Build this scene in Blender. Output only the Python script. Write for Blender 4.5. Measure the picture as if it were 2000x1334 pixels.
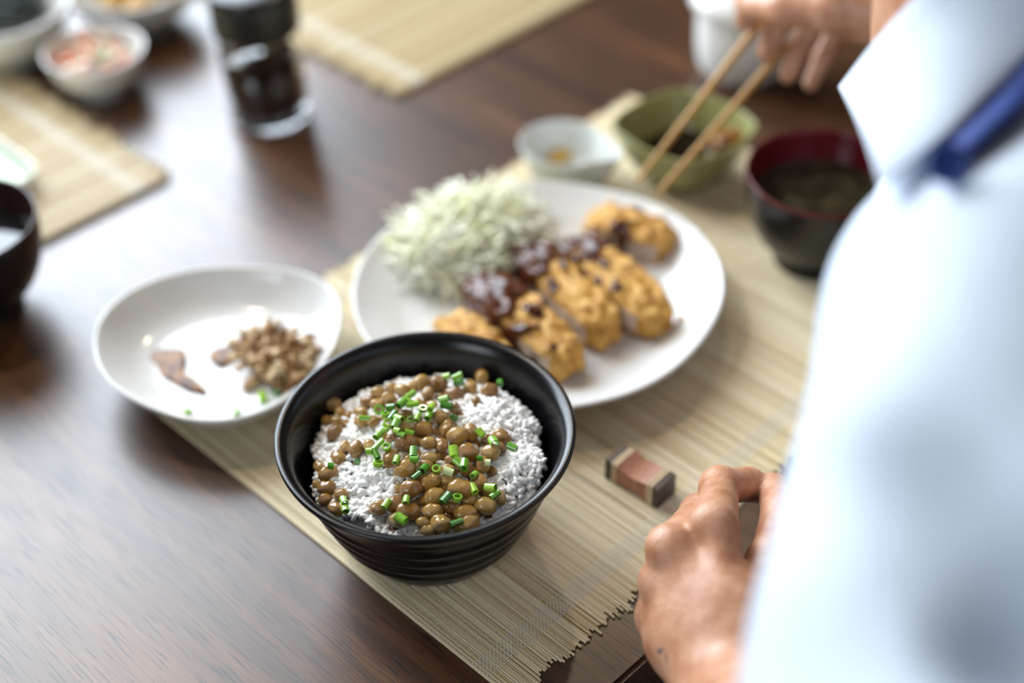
import bpy, bmesh, math, random
import numpy as np
from mathutils import Vector, Matrix, noise as mnoise

for o in list(bpy.data.objects):
    bpy.data.objects.remove(o)
random.seed(7); rng = np.random.default_rng(7)
SC = bpy.context.scene
COL = SC.collection
TZ = 0.73                      # table top height

# ------------------------------------------------------------------ camera
FPX = 2870.0; PITCH = math.radians(40.67); ROLL = math.radians(1.4); HC = 0.591
HEAD = math.radians(-44.72)    # camera frame (x right, y ahead) -> world
def rotz(v, a):
    c, s = math.cos(a), math.sin(a)
    return np.array([c*v[0]-s*v[1], s*v[0]+c*v[1], v[2]])
_fw = np.array([0, math.cos(PITCH), -math.sin(PITCH)]); _r = np.array([1., 0, 0]); _u = np.cross(_r, _fw)
_r2 = math.cos(ROLL)*_r - math.sin(ROLL)*_u; _u2 = math.sin(ROLL)*_r + math.cos(ROLL)*_u
FW, RT, UP = rotz(_fw, HEAD), rotz(_r2, HEAD), rotz(_u2, HEAD)
CAM = np.array([0, 0, TZ+HC])
def P(px, py, z=0.0):
    """photo pixel + height above the table top -> world point"""
    d = (px-1000)*RT - (py-667)*UP + FPX*FW
    return CAM + d*((TZ+z-CAM[2])/d[2])
def PD(px, py, depth):
    d = ((px-1000)*RT - (py-667)*UP)/FPX + FW
    return CAM + d*depth
def C2W(x, y, z):
    v = rotz(np.array([x, y, 0.]), HEAD); return np.array([v[0], v[1], TZ+z])
cd = bpy.data.cameras.new('camera'); co = bpy.data.objects.new('camera', cd); COL.objects.link(co)
co.matrix_world = Matrix(((RT[0], UP[0], -FW[0], CAM[0]), (RT[1], UP[1], -FW[1], CAM[1]), (RT[2], UP[2], -FW[2], CAM[2]), (0, 0, 0, 1)))
cd.sensor_width = 36; cd.lens = FPX/2000*36; cd.clip_start = 0.01; cd.clip_end = 50
cd.dof.use_dof = True; cd.dof.focus_distance = 0.718; cd.dof.aperture_fstop = 2.1
SC.camera = co

# ------------------------------------------------------------------ light and exposure
SC.view_settings.view_transform = 'Standard'; SC.view_settings.look = 'None'
SC.view_settings.exposure = 0.0; SC.view_settings.gamma = 1.0; SC.view_settings.use_curve_mapping = False
w = bpy.data.worlds.new('world'); SC.world = w; w.use_nodes = True
bg = w.node_tree.nodes['Background']; bg.inputs[0].default_value = (0.62, 0.78, 1, 1); bg.inputs[1].default_value = 1.0
WALL_FAR, WALL_NEAR, WALL_L, WALL_R, CEIL = 1.75, -1.7, -1.7, 2.9, 2.65
WIN1 = (-0.10, 1.30, 0.95, 2.5)     # far wall: x0,x1,z0,z1
WIN2 = (-0.3, 0.7, 0.95, 2.2)       # left wall: y0,y1,z0,z1
def area(name, loc, rot, sx, sy, power, col):
    d = bpy.data.lights.new(name, 'AREA'); d.shape = 'RECTANGLE'; d.size = sx; d.size_y = sy; d.energy = power; d.color = col
    o = bpy.data.objects.new(name, d); COL.objects.link(o); o.location = loc; o.rotation_euler = rot; return o
area('window_far_offscreen', ((WIN1[0]+WIN1[1])/2, WALL_FAR+0.02, (WIN1[2]+WIN1[3])/2), (math.radians(-90), 0, 0), WIN1[1]-WIN1[0]-0.1, WIN1[3]-WIN1[2]-0.1, 78, (0.80, 0.90, 1.0))
area('window_side_offscreen', (WALL_L-0.02, (WIN2[0]+WIN2[1])/2, (WIN2[2]+WIN2[3])/2), (math.radians(90), 0, math.radians(-90)), WIN2[1]-WIN2[0]-0.1, WIN2[3]-WIN2[2]-0.1, 15, (0.86, 0.93, 1.0))

# ------------------------------------------------------------------ materials
def mat(name, col, rough=0.5, **kw):
    m = bpy.data.materials.new(name); m.use_nodes = True
    b = m.node_tree.nodes['Principled BSDF']
    b.inputs['Base Color'].default_value = (*col, 1); b.inputs['Roughness'].default_value = rough
    for k, v in kw.items():
        b.inputs[k.replace('_', ' ')].default_value = v
    return m
def nd(m, t, **kw):
    n = m.node_tree.nodes.new(t)
    for k, v in kw.items(): setattr(n, k, v)
    return n
def lk(m, a, b): m.node_tree.links.new(a, b)
def bsdf(m): return m.node_tree.nodes['Principled BSDF']
def ramp(m, fac, stops):
    r = nd(m, 'ShaderNodeValToRGB'); e = r.color_ramp.elements
    while len(e) < len(stops): e.new(0.5)
    for el, (p, c) in zip(e, stops): el.position = p; el.color = (*c, 1)
    lk(m, fac, r.inputs[0]); return r.outputs[0]
def noise_mat(name, stops, scale=(50, 50, 50), detail=4, rough=0.5, bump=0.0, bscale=None, rand=0.0, **kw):
    m = mat(name, stops[0][1], rough, **kw)
    tc = nd(m, 'ShaderNodeTexCoord'); mp = nd(m, 'ShaderNodeMapping'); mp.inputs['Scale'].default_value = scale
    lk(m, tc.outputs['Object'], mp.inputs[0])
    n = nd(m, 'ShaderNodeTexNoise'); n.inputs['Scale'].default_value = 1; n.inputs['Detail'].default_value = detail
    lk(m, mp.outputs[0], n.inputs['Vector'])
    fac = n.outputs['Fac']
    if rand:
        oi = nd(m, 'ShaderNodeObjectInfo'); ma = nd(m, 'ShaderNodeMath', operation='MULTIPLY_ADD')
        lk(m, oi.outputs['Random'], ma.inputs[0]); ma.inputs[1].default_value = rand; ma.inputs[2].default_value = -rand/2
        ad = nd(m, 'ShaderNodeMath', operation='ADD'); lk(m, fac, ad.inputs[0]); lk(m, ma.outputs[0], ad.inputs[1]); fac = ad.outputs[0]
    lk(m, ramp(m, fac, stops), bsdf(m).inputs['Base Color'])
    if bump:
        n2 = n
        if bscale:
            n2 = nd(m, 'ShaderNodeTexNoise'); n2.inputs['Scale'].default_value = bscale; n2.inputs['Detail'].default_value = 3
            lk(m, tc.outputs['Object'], n2.inputs['Vector'])
        bp = nd(m, 'ShaderNodeBump'); bp.inputs['Strength'].default_value = 1; bp.inputs['Distance'].default_value = bump
        lk(m, n2.outputs['Fac'], bp.inputs['Height']); lk(m, bp.outputs[0], bsdf(m).inputs['Normal'])
    return m

def walnut():
    m = mat('walnut_veneer', (0.1, 0.05, 0.03), 0.33, Coat_Weight=0.5, Coat_Roughness=0.3, IOR=1.5)
    ge = nd(m, 'ShaderNodeNewGeometry')
    def nz(sc, scale, detail, dist=0.0):
        mp = nd(m, 'ShaderNodeMapping'); mp.inputs['Scale'].default_value = sc; lk(m, ge.outputs['Position'], mp.inputs[0])
        n = nd(m, 'ShaderNodeTexNoise'); n.inputs['Scale'].default_value = scale; n.inputs['Detail'].default_value = detail; n.inputs['Distortion'].default_value = dist
        lk(m, mp.outputs[0], n.inputs['Vector']); return n.outputs['Fac']
    a = nz((1, 0.07, 1), 95, 5, 0.6); b = nz((1, 0.05, 1), 700, 3, 0.2); c = nz((1, 0.06, 1), 16, 2, 0.3)
    mx = nd(m, 'ShaderNodeMath', operation='MULTIPLY_ADD'); lk(m, c, mx.inputs[0]); mx.inputs[1].default_value = 0.6
    lk(m, a, mx.inputs[2])
    c1 = ramp(m, mx.outputs[0], [(0.45, (0.026, 0.010, 0.004)), (0.78, (0.072, 0.028, 0.010)), (1.0, (0.12, 0.05, 0.019))])
    pores = ramp(m, b, [(0.34, (0.22, 0.20, 0.2)), (0.46, (1, 1, 1))])
    mm = nd(m, 'ShaderNodeMix', data_type='RGBA', blend_type='MULTIPLY'); mm.inputs[0].default_value = 1
    lk(m, c1, mm.inputs[6]); lk(m, pores, mm.inputs[7]); lk(m, mm.outputs[2], bsdf(m).inputs['Base Color'])
    rr = nd(m, 'ShaderNodeMapRange'); lk(m, b, rr.inputs[0]); rr.inputs[3].default_value = 0.5; rr.inputs[4].default_value = 0.28
    lk(m, rr.outputs[0], bsdf(m).inputs['Roughness'])
    bp = nd(m, 'ShaderNodeBump'); bp.inputs['Distance'].default_value = 0.0002; bp.inputs['Strength'].default_value = 0.6
    lk(m, b, bp.inputs['Height']); lk(m, bp.outputs[0], bsdf(m).inputs['Normal'])
    return m
def bamboo(name, axis, pitch, tint=1.0):
    m = mat(name, (0.6, 0.5, 0.3), 0.36)
    ge = nd(m, 'ShaderNodeNewGeometry'); sp = nd(m, 'ShaderNodeSeparateXYZ'); lk(m, ge.outputs['Position'], sp.inputs[0])
    dv = nd(m, 'ShaderNodeMath', operation='DIVIDE'); lk(m, sp.outputs[axis], dv.inputs[0]); dv.inputs[1].default_value = pitch
    fl = nd(m, 'ShaderNodeMath', operation='FLOOR'); lk(m, dv.outputs[0], fl.inputs[0])
    wn = nd(m, 'ShaderNodeTexWhiteNoise', noise_dimensions='1D'); lk(m, fl.outputs[0], wn.inputs['W'])
    band = nd(m, 'ShaderNodeTexNoise', noise_dimensions='1D'); lk(m, sp.outputs[axis], band.inputs['W']); band.inputs['Scale'].default_value = 95; band.inputs['Detail'].default_value = 2
    ad = nd(m, 'ShaderNodeMath', operation='MULTIPLY_ADD'); lk(m, wn.outputs['Value'], ad.inputs[0]); ad.inputs[1].default_value = 0.55
    sb = nd(m, 'ShaderNodeMath', operation='MULTIPLY_ADD'); lk(m, band.outputs['Fac'], sb.inputs[0]); sb.inputs[1].default_value = 1.0; sb.inputs[2].default_value = -0.27
    lk(m, sb.outputs[0], ad.inputs[2])
    t = tint
    lk(m, ramp(m, ad.outputs[0], [(0.0, (0.36*t, 0.25*t, 0.11*t)), (0.22, (0.62*t, 0.49*t, 0.27*t)), (0.55, (0.80*t, 0.69*t, 0.45*t)), (0.95, (0.86*t, 0.79*t, 0.60*t))]), bsdf(m).inputs['Base Color'])
    return m
M = {}
M['walnut'] = walnut()
M['table_leg'] = noise_mat('dark_walnut', [(0.3, (0.03, 0.014, 0.008)), (0.7, (0.08, 0.035, 0.018))], (60, 60, 6), rough=0.4)
M['bamboo'] = bamboo('bamboo_slats', 0, 0.0012)
M['bamboo2'] = bamboo('bamboo_slats_far', 1, 0.0016, 0.95)
M['thread'] = noise_mat('cotton_thread', [(0.3, (0.68, 0.66, 0.58)), (0.7, (0.8, 0.78, 0.7))], (300, 300, 300), rough=0.8)
M['black'] = noise_mat('black_glaze', [(0.3, (0.003, 0.003, 0.004)), (0.7, (0.006, 0.006, 0.007))], (40, 40, 40), rough=0.24, bump=0.00003, bscale=900, Specular_IOR_Level=0.38)
M['white'] = noise_mat('white_glaze', [(0.3, (0.66, 0.66, 0.64)), (0.7, (0.72, 0.72, 0.70))], (30, 30, 30), rough=0.14)
M['clear_white'] = noise_mat('pale_grey_glaze', [(0.3, (0.62, 0.65, 0.62)), (0.7, (0.7, 0.72, 0.69))], (30, 30, 30), rough=0.1)
M['green_glaze'] = noise_mat('olive_glaze', [(0.3, (0.23, 0.23, 0.085)), (0.7, (0.33, 0.33, 0.14))], (40, 40, 40), rough=0.16)
M['celadon'] = noise_mat('celadon_glaze', [(0.3, (0.36, 0.50, 0.28)), (0.7, (0.44, 0.57, 0.34))], (40, 40, 40), rough=0.2)
M['lacquer_black'] = noise_mat('black_lacquer', [(0.3, (0.008, 0.007, 0.007)), (0.7, (0.014, 0.012, 0.011))], (30, 30, 30), rough=0.22)
M['lacquer_red'] = noise_mat('red_lacquer', [(0.3, (0.09, 0.004, 0.008)), (0.7, (0.13, 0.007, 0.012))], (30, 30, 30), rough=0.2)
M['lacquer_brown'] = noise_mat('brown_lacquer', [(0.3, (0.028, 0.012, 0.01)), (0.7, (0.045, 0.02, 0.015))], (30, 30, 30), rough=0.22)
M['soup'] = noise_mat('miso_soup', [(0.35, (0.015, 0.012, 0.006)), (0.7, (0.05, 0.045, 0.025))], (60, 60, 60), rough=0.05)
M['soup_dark'] = noise_mat('dark_broth', [(0.35, (0.008, 0.008, 0.01)), (0.7, (0.02, 0.018, 0.018))], (60, 60, 60), rough=0.04)
M['tofu'] = noise_mat('tofu', [(0.3, (0.35, 0.32, 0.18)), (0.7, (0.5, 0.46, 0.28))], (90, 90, 90), rough=0.4)
M['soy'] = noise_mat('soy_sauce', [(0.3, (0.006, 0.003, 0.002)), (0.7, (0.012, 0.005, 0.003))], (30, 30, 30), rough=0.05)
M['amber'] = noise_mat('amber_sauce', [(0.40, (0.07, 0.014, 0.002)), (0.56, (0.30, 0.12, 0.004))], (90, 90, 90), rough=0.15, Specular_IOR_Level=0.2)
M['mustard'] = noise_mat('mustard', [(0.3, (0.5, 0.29, 0.05)), (0.7, (0.65, 0.42, 0.1))], (200, 200, 200), rough=0.4)
M['glass'] = mat('clear_glass', (1, 1, 1), 0.02, Transmission_Weight=1.0, IOR=1.45)
M['plastic'] = noise_mat('black_plastic', [(0.3, (0.006, 0.006, 0.006)), (0.7, (0.01, 0.01, 0.01))], (30, 30, 30), rough=0.3)
M['rice'] = noise_mat('cooked_rice', [(0.3, (0.90, 0.89, 0.86)), (0.7, (0.94, 0.94, 0.92))], (120, 120, 120), rough=0.35)
M['bean'] = noise_mat('fermented_soybean', [(0.12, (0.28, 0.09, 0.008)), (0.42, (0.60, 0.28, 0.028)), (0.62, (0.74, 0.41, 0.065)), (0.95, (0.76, 0.50, 0.19))], (130, 130, 130), detail=3, rough=0.2, bump=0.0004, bscale=500, rand=0.5, Coat_Weight=1.0, Coat_Roughness=0.05)
M['natto_sauce'] = noise_mat('sticky_bean_sauce', [(0.3, (0.10, 0.035, 0.006)), (0.7, (0.26, 0.11, 0.02))], (200, 200, 200), rough=0.08, bump=0.0008, bscale=500)
M['chive'] = noise_mat('chive', [(0.12, (0.014, 0.085, 0.008)), (0.45, (0.085, 0.30, 0.016)), (0.85, (0.36, 0.60, 0.06))], (260, 260, 260), rough=0.2, rand=0.6, Coat_Weight=0.4)
M['chive_pale'] = noise_mat('chive_pale', [(0.3, (0.45, 0.58, 0.2)), (0.7, (0.72, 0.78, 0.5))], (300, 300, 300), rough=0.25)
M['seaweed'] = noise_mat('seaweed', [(0.3, (0.006, 0.012, 0.008)), (0.7, (0.015, 0.025, 0.02))], (300, 300, 300), rough=0.3)
M['crust'] = noise_mat('fried_crust', [(0.28, (0.30, 0.10, 0.012)), (0.46, (0.62, 0.31, 0.05)), (0.72, (0.80, 0.50, 0.13))], (210, 210, 210), rough=0.45, bump=0.0012, bscale=700)
M['meat'] = noise_mat('pork_meat', [(0.3, (0.55, 0.42, 0.33)), (0.7, (0.68, 0.56, 0.46))], (120, 120, 120), rough=0.4)
M['katsu_sauce'] = noise_mat('cutlet_sauce', [(0.3, (0.03, 0.007, 0.003)), (0.7, (0.12, 0.028, 0.007))], (150, 150, 150), rough=0.14, Specular_IOR_Level=0.4)
M['cabbage'] = noise_mat('cabbage', [(0.28, (0.74, 0.75, 0.36)), (0.45, (0.87, 0.87, 0.64)), (0.7, (0.90, 0.90, 0.80))], (45, 45, 45), rough=0.35)
M['flake'] = noise_mat('bonito_flake', [(0.36, (0.15, 0.055, 0.014)), (0.48, (0.40, 0.22, 0.075)), (0.64, (0.70, 0.55, 0.33))], (120, 120, 120), rough=0.4)
M['carrot'] = noise_mat('carrot', [(0.3, (0.62, 0.14, 0.03)), (0.7, (0.75, 0.24, 0.06))], (120, 120, 120), rough=0.3)
M['radish'] = noise_mat('radish', [(0.3, (0.72, 0.70, 0.52)), (0.7, (0.8, 0.78, 0.64))], (120, 120, 120), rough=0.3)
M['fried'] = noise_mat('fried_food', [(0.3, (0.30, 0.13, 0.02)), (0.7, (0.62, 0.38, 0.07))], (90, 90, 90), rough=0.4)
M['rest_wood'] = noise_mat('reddish_wood', [(0.3, (0.20, 0.075, 0.04)), (0.6, (0.36, 0.155, 0.085)), (0.8, (0.42, 0.20, 0.12))], (700, 700, 90), rough=0.4)
M['rest_dark'] = noise_mat('ebony_wood', [(0.3, (0.02, 0.013, 0.012)), (0.7, (0.06, 0.04, 0.035))], (700, 700, 100), rough=0.35)
M['rest_pale'] = noise_mat('pale_wood', [(0.3, (0.58, 0.46, 0.27)), (0.7, (0.70, 0.59, 0.38))], (600, 600, 100), rough=0.4)
M['stick'] = noise_mat('chopstick_bamboo', [(0.3, (0.38, 0.18, 0.025)), (0.7, (0.50, 0.26, 0.045))], (300, 300, 40), rough=0.35)
M['skin'] = noise_mat('skin', [(0.30, (0.38, 0.155, 0.075)), (0.5, (0.51, 0.25, 0.14)), (0.70, (0.60, 0.33, 0.21))], (80, 80, 80), detail=9, rough=0.42, bump=0.00030, bscale=900, Subsurface_Weight=0.06, Subsurface_Scale=0.003)
bsdf(M['skin']).inputs['Subsurface Radius'].default_value = (1, 0.35, 0.2)
M['nail'] = noise_mat('nail', [(0.3, (0.56, 0.34, 0.28)), (0.7, (0.66, 0.43, 0.36))], (100, 100, 100), rough=0.25)
M['mole'] = noise_mat('mole', [(0.3, (0.02, 0.012, 0.01)), (0.7, (0.04, 0.02, 0.015))], (300, 300, 300), rough=0.5)
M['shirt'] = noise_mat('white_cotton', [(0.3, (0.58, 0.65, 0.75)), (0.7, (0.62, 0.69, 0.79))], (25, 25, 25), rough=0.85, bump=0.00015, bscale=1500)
M['navy'] = noise_mat('navy_cotton', [(0.3, (0.012, 0.035, 0.20)), (0.7, (0.02, 0.055, 0.27))], (60, 60, 60), rough=0.6)
M['trouser'] = noise_mat('dark_grey_cloth', [(0.3, (0.03, 0.035, 0.04)), (0.7, (0.05, 0.055, 0.06))], (80, 80, 80), rough=0.9)
M['hair'] = noise_mat('black_hair', [(0.3, (0.006, 0.005, 0.005)), (0.7, (0.015, 0.012, 0.01))], (300, 300, 40), rough=0.4)
M['wall'] = noise_mat('plaster', [(0.3, (0.20, 0.17, 0.135)), (0.7, (0.24, 0.205, 0.165))], (8, 8, 8), rough=0.9)
M['wood_wall'] = noise_mat('wood_panel', [(0.3, (0.08, 0.045, 0.02)), (0.7, (0.14, 0.08, 0.04))], (30, 30, 2), rough=0.5)
M['ceiling'] = noise_mat('ceiling_paint', [(0.3, (0.22, 0.20, 0.17)), (0.7, (0.26, 0.235, 0.20))], (8, 8, 8), rough=0.9)
M['floor'] = noise_mat('concrete_floor', [(0.3, (0.13, 0.14, 0.13)), (0.7, (0.2, 0.21, 0.2))], (14, 14, 14), rough=0.5)
M['frame'] = noise_mat('window_frame', [(0.3, (0.05, 0.045, 0.04)), (0.7, (0.08, 0.07, 0.06))], (20, 20, 20), rough=0.5)
M['lamp_metal'] = noise_mat('lamp_metal', [(0.3, (0.03, 0.03, 0.03)), (0.7, (0.05, 0.05, 0.05))], (30, 30, 30), rough=0.35, Metallic=0.6)
m = mat('lit_bulb', (1, 0.9, 0.75), 0.4); bsdf(m).inputs['Emission Color'].default_value = (1, 0.82, 0.58, 1); bsdf(m).inputs['Emission Strength'].default_value = 12; M['bulb'] = m

# ------------------------------------------------------------------ mesh helpers
def new_obj(name, me, material=None, parent=None, loc=None, smooth=True):
    o = bpy.data.objects.new(name, me); COL.objects.link(o)
    if material is not None and not me.materials: me.materials.append(M[material])
    if smooth and len(me.polygons): me.polygons.foreach_set('use_smooth', [True]*len(me.polygons))
    if parent is not None: o.parent = parent
    if loc is not None: o.location = [float(c) for c in loc]
    return o
def mesh(name, v, f):
    me = bpy.data.meshes.new(name)
    v = np.asarray(v, dtype=np.float64)
    if isinstance(f, np.ndarray): f = f.tolist()
    me.from_pydata(v.tolist(), [], f); me.update(); return me
def tag(o, label=None, cat=None, group=None, kind=None):
    if label: o['label'] = label
    if cat: o['category'] = cat
    if group: o['group'] = group
    if kind: o['kind'] = kind
    return o
def thing(name, label, cat, loc=(0, 0, 0), rz=0.0, group=None):
    o = bpy.data.objects.new(name, None); COL.objects.link(o); o.empty_display_size = 0.02
    o.location = [float(c) for c in loc]; o.rotation_euler = (0, 0, rz); return tag(o, label, cat, group)
def lathe(name, prof, n=96, rf=None, zf=None):
    """prof: list of (r,z). rf(theta, r, z)->radius, zf(theta,r,z)->z"""
    v, f = [], []; k = len(prof)
    for i in range(n):
        t = 2*math.pi*i/n
        for r, z in prof:
            rr = rf(t, r, z) if rf else r; zz = zf(t, r, z) if zf else z
            v.append((rr*math.cos(t), rr*math.sin(t), zz))
    for i in range(n):
        a, b = i*k, ((i+1) % n)*k
        for j in range(k-1): f.append((a+j, b+j, b+j+1, a+j+1))
    bm = bmesh.new(); me = mesh(name, v, f); bm.from_mesh(me)
    bmesh.ops.remove_doubles(bm, verts=bm.verts, dist=1e-6); bmesh.ops.recalc_face_normals(bm, faces=bm.faces); bm.to_mesh(me); bm.free(); return me
def smooth_prof(pts, sub=6):
    out = []; n = len(pts)
    for i in range(n-1):
        p0 = pts[max(i-1, 0)]; p1 = pts[i]; p2 = pts[i+1]; p3 = pts[min(i+2, n-1)]
        for s in range(sub):
            t = s/sub
            out.append(tuple(0.5*((2*p1[k])+(-p0[k]+p2[k])*t+(2*p0[k]-5*p1[k]+4*p2[k]-p3[k])*t*t+(-p0[k]+3*p1[k]-3*p2[k]+p3[k])*t**3) for k in (0, 1)))
    out.append(pts[-1]); return [(max(r, 0), z) for r, z in out]
def boxmesh(name, x0, x1, y0, y1, z0, z1, bev=0.0, seg=2):
    bm = bmesh.new(); bmesh.ops.create_cube(bm, size=1)
    for q in bm.verts: q.co = ((x0+x1)/2+q.co.x*(x1-x0), (y0+y1)/2+q.co.y*(y1-y0), (z0+z1)/2+q.co.z*(z1-z0))
    if bev: bmesh.ops.bevel(bm, geom=list(bm.edges), offset=bev, segments=seg, affect='EDGES')
    me = bpy.data.meshes.new(name); bm.to_mesh(me); bm.free(); return me
def tube(name, pts, rad, n=12, closed_ends=True):
    pts = [np.asarray(p, float) for p in pts]
    rad = rad if hasattr(rad, '__len__') else [rad]*len(pts)
    v, f = [], []; up = np.array([0.01, 0.02, 1.0])
    for i, p in enumerate(pts):
        t = pts[min(i+1, len(pts)-1)]-pts[max(i-1, 0)]; t = t/np.linalg.norm(t)
        u = np.cross(up, t)
        if np.linalg.norm(u) < 1e-3: u = np.cross(np.array([1, 0, 0.]), t)
        u /= np.linalg.norm(u); q = np.cross(t, u)
        for k in range(n):
            a = 2*math.pi*k/n; v.append(p+rad[i]*(math.cos(a)*u+math.sin(a)*q))
    for i in range(len(pts)-1):
        for k in range(n): f.append((i*n+k, i*n+(k+1) % n, (i+1)*n+(k+1) % n, (i+1)*n+k))
    if closed_ends: f.append(tuple(range(n))[::-1]); f.append(tuple((len(pts)-1)*n+k for k in range(n)))
    return mesh(name, v, f)
def blob(name, sx, sy, sz, seg=12, rings=8, rough=0.0, fs=60, seed=0, dent=0.0):
    bm = bmesh.new(); bmesh.ops.create_uvsphere(bm, u_segments=seg, v_segments=rings, radius=1)
    for q in bm.verts:
        c = q.co.copy(); d = 1.0
        if rough: d += rough*mnoise.noise(c*1.7+Vector((seed*3.1, seed*1.7, seed)))
        if dent: d -= dent*math.exp(-((c.x*1.2)**2)/0.12)*max(0, c.z)
        q.co = Vector((c.x*sx*d, c.y*sy*d, c.z*sz*d))
    me = bpy.data.meshes.new(name); bm.to_mesh(me); bm.free(); return me
def merge(name, parts):
    """parts: (verts Nx3, faces) arrays"""
    V, F, k = [], [], 0
    for v, f in parts:
        V.append(np.asarray(v)); F += [tuple(int(i)+k for i in q) for q in f]; k += len(v)
    return mesh(name, np.vstack(V), F)
def me_vf(me):
    v = np.zeros(len(me.vertices)*3); me.vertices.foreach_get('co', v); return v.reshape(-1, 3), [tuple(p.vertices) for p in me.polygons]

# signed-distance surfaces (surface nets) for bodies and cloth
def seg_d(X, a, b, ra, rb):
    a = np.asarray(a, float); b = np.asarray(b, float); ab = b-a
    t = np.clip(((X-a)@ab)/(ab@ab), 0, 1)
    return np.linalg.norm(X-a-t[:, None]*ab, axis=1)-(ra+(rb-ra)*t)
def ell_d(X, c, r, R=None):
    q = X-np.asarray(c)
    if R is not None: q = q@np.asarray(R)
    r = np.asarray(r); k = np.linalg.norm(q/r, axis=1); return (k-1)*r.min()*np.clip(k, 0.6, 1.0)
def smin(a, b, k):
    h = np.clip(0.5+0.5*(b-a)/k, 0, 1); return b*(1-h)+a*h-k*h*(1-h)
def surface_nets(fn, lo, hi, h):
    lo = np.asarray(lo, float); n = np.ceil((np.asarray(hi)-lo)/h).astype(int)+1
    K = 4; nb = -(-n//K); n = nb*K
    g = np.stack(np.meshgrid(*[np.arange(q) for q in nb], indexing='ij'), -1).reshape(-1, 3)
    Cv = fn(lo+(g*K+(K-1)/2)*h)
    F = np.repeat(np.repeat(np.repeat(Cv.reshape(nb), K, 0), K, 1), K, 2)
    actb = g[np.abs(Cv) < K*h*2.6]*K
    off = np.stack(np.meshgrid(*[np.arange(K)]*3, indexing='ij'), -1).reshape(-1, 3)
    for i0 in range(0, len(actb), 4000):
        pts = (actb[i0:i0+4000, None, :]+off[None]).reshape(-1, 3); F[tuple(pts.T)] = fn(lo+pts*h)
    corner = [F[a:n[0]-1+a, b:n[1]-1+b, c:n[2]-1+c] for a in (0, 1) for b in (0, 1) for c in (0, 1)]
    cs = np.stack(corner, -1); ins = cs < 0; act = ins.any(-1) & ~ins.all(-1)
    idx = -np.ones(act.shape, int); cells = np.argwhere(act); idx[act] = np.arange(len(cells))
    cv = cs[act]; offs = np.array([(a, b, c) for a in (0, 1) for b in (0, 1) for c in (0, 1)], float)
    acc = np.zeros((len(cells), 3)); cnt = np.zeros(len(cells))
    for p in range(8):
        for q in range(p+1, 8):
            if abs(offs[p]-offs[q]).sum() != 1: continue
            s = (cv[:, p] < 0) != (cv[:, q] < 0); t = cv[s, p]/(cv[s, p]-cv[s, q])
            acc[s] += offs[p]+t[:, None]*(offs[q]-offs[p]); cnt[s] += 1
    V = lo+(cells+acc/cnt[:, None])*h
    quads = []
    S = F < 0
    for ax in range(3):
        sl0 = [slice(None)]*3; sl1 = [slice(None)]*3; sl0[ax] = slice(0, -1); sl1[ax] = slice(1, None)
        ch = S[tuple(sl0)] != S[tuple(sl1)]; e = np.argwhere(ch)
        u, v = (ax+1) % 3, (ax+2) % 3
        ok = (e[:, u] > 0) & (e[:, v] > 0) & (e[:, u] < n[u]-1) & (e[:, v] < n[v]-1); e = e[ok]
        flip = S[tuple(e.T)]
        def cell(du, dv):
            c = e.copy(); c[:, u] -= du; c[:, v] -= dv; return idx[tuple(c.T)]
        q = np.stack([cell(1, 1), cell(0, 1), cell(0, 0), cell(1, 0)], 1)
        q[~flip] = q[~flip][:, ::-1]; quads.append(q)
    return V, np.vstack(quads)

# ------------------------------------------------------------------ room
def struct(name, me, material): return tag(new_obj(name, me, material, smooth=False), kind='structure')
struct('floor', boxmesh('floor', WALL_L-.2, WALL_R+.2, WALL_NEAR-.2, WALL_FAR+.2, -0.1, 0), 'floor')
struct('ceiling', boxmesh('ceiling', WALL_L-.2, WALL_R+.2, WALL_NEAR-.2, WALL_FAR+.2, CEIL, CEIL+.1), 'ceiling')
def wall_with_hole(name, axis, pos, thick, a0, a1, hole, material):
    parts = []
    def bx(u0, u1, z0, z1):
        me = boxmesh('t', u0, u1, pos, pos+thick, z0, z1) if axis == 'y' else boxmesh('t', pos, pos+thick, u0, u1, z0, z1)
        parts.append(me_vf(me)); bpy.data.meshes.remove(me)
    h0, h1, z0, z1 = hole
    bx(a0, h0, 0, CEIL); bx(h1, a1, 0, CEIL); bx(h0, h1, 0, z0); bx(h0, h1, z1, CEIL)
    return struct(name, merge(name, parts), material)
wall_with_hole('wall_far', 'y', WALL_FAR, 0.15, WALL_L, WALL_R, WIN1, 'wall')
wall_with_hole('wall_left', 'x', WALL_L-0.15, 0.15, WALL_NEAR-.15, WALL_FAR+.15, WIN2, 'wall')
struct('wall_right', boxmesh('wall_right', WALL_R, WALL_R+.15, WALL_NEAR-.15, WALL_FAR+.15, 0, CEIL), 'wood_wall')
struct('wall_near', boxmesh('wall_near', WALL_L, WALL_R, WALL_NEAR-.15, WALL_NEAR, 0, CEIL), 'wall')
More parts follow.
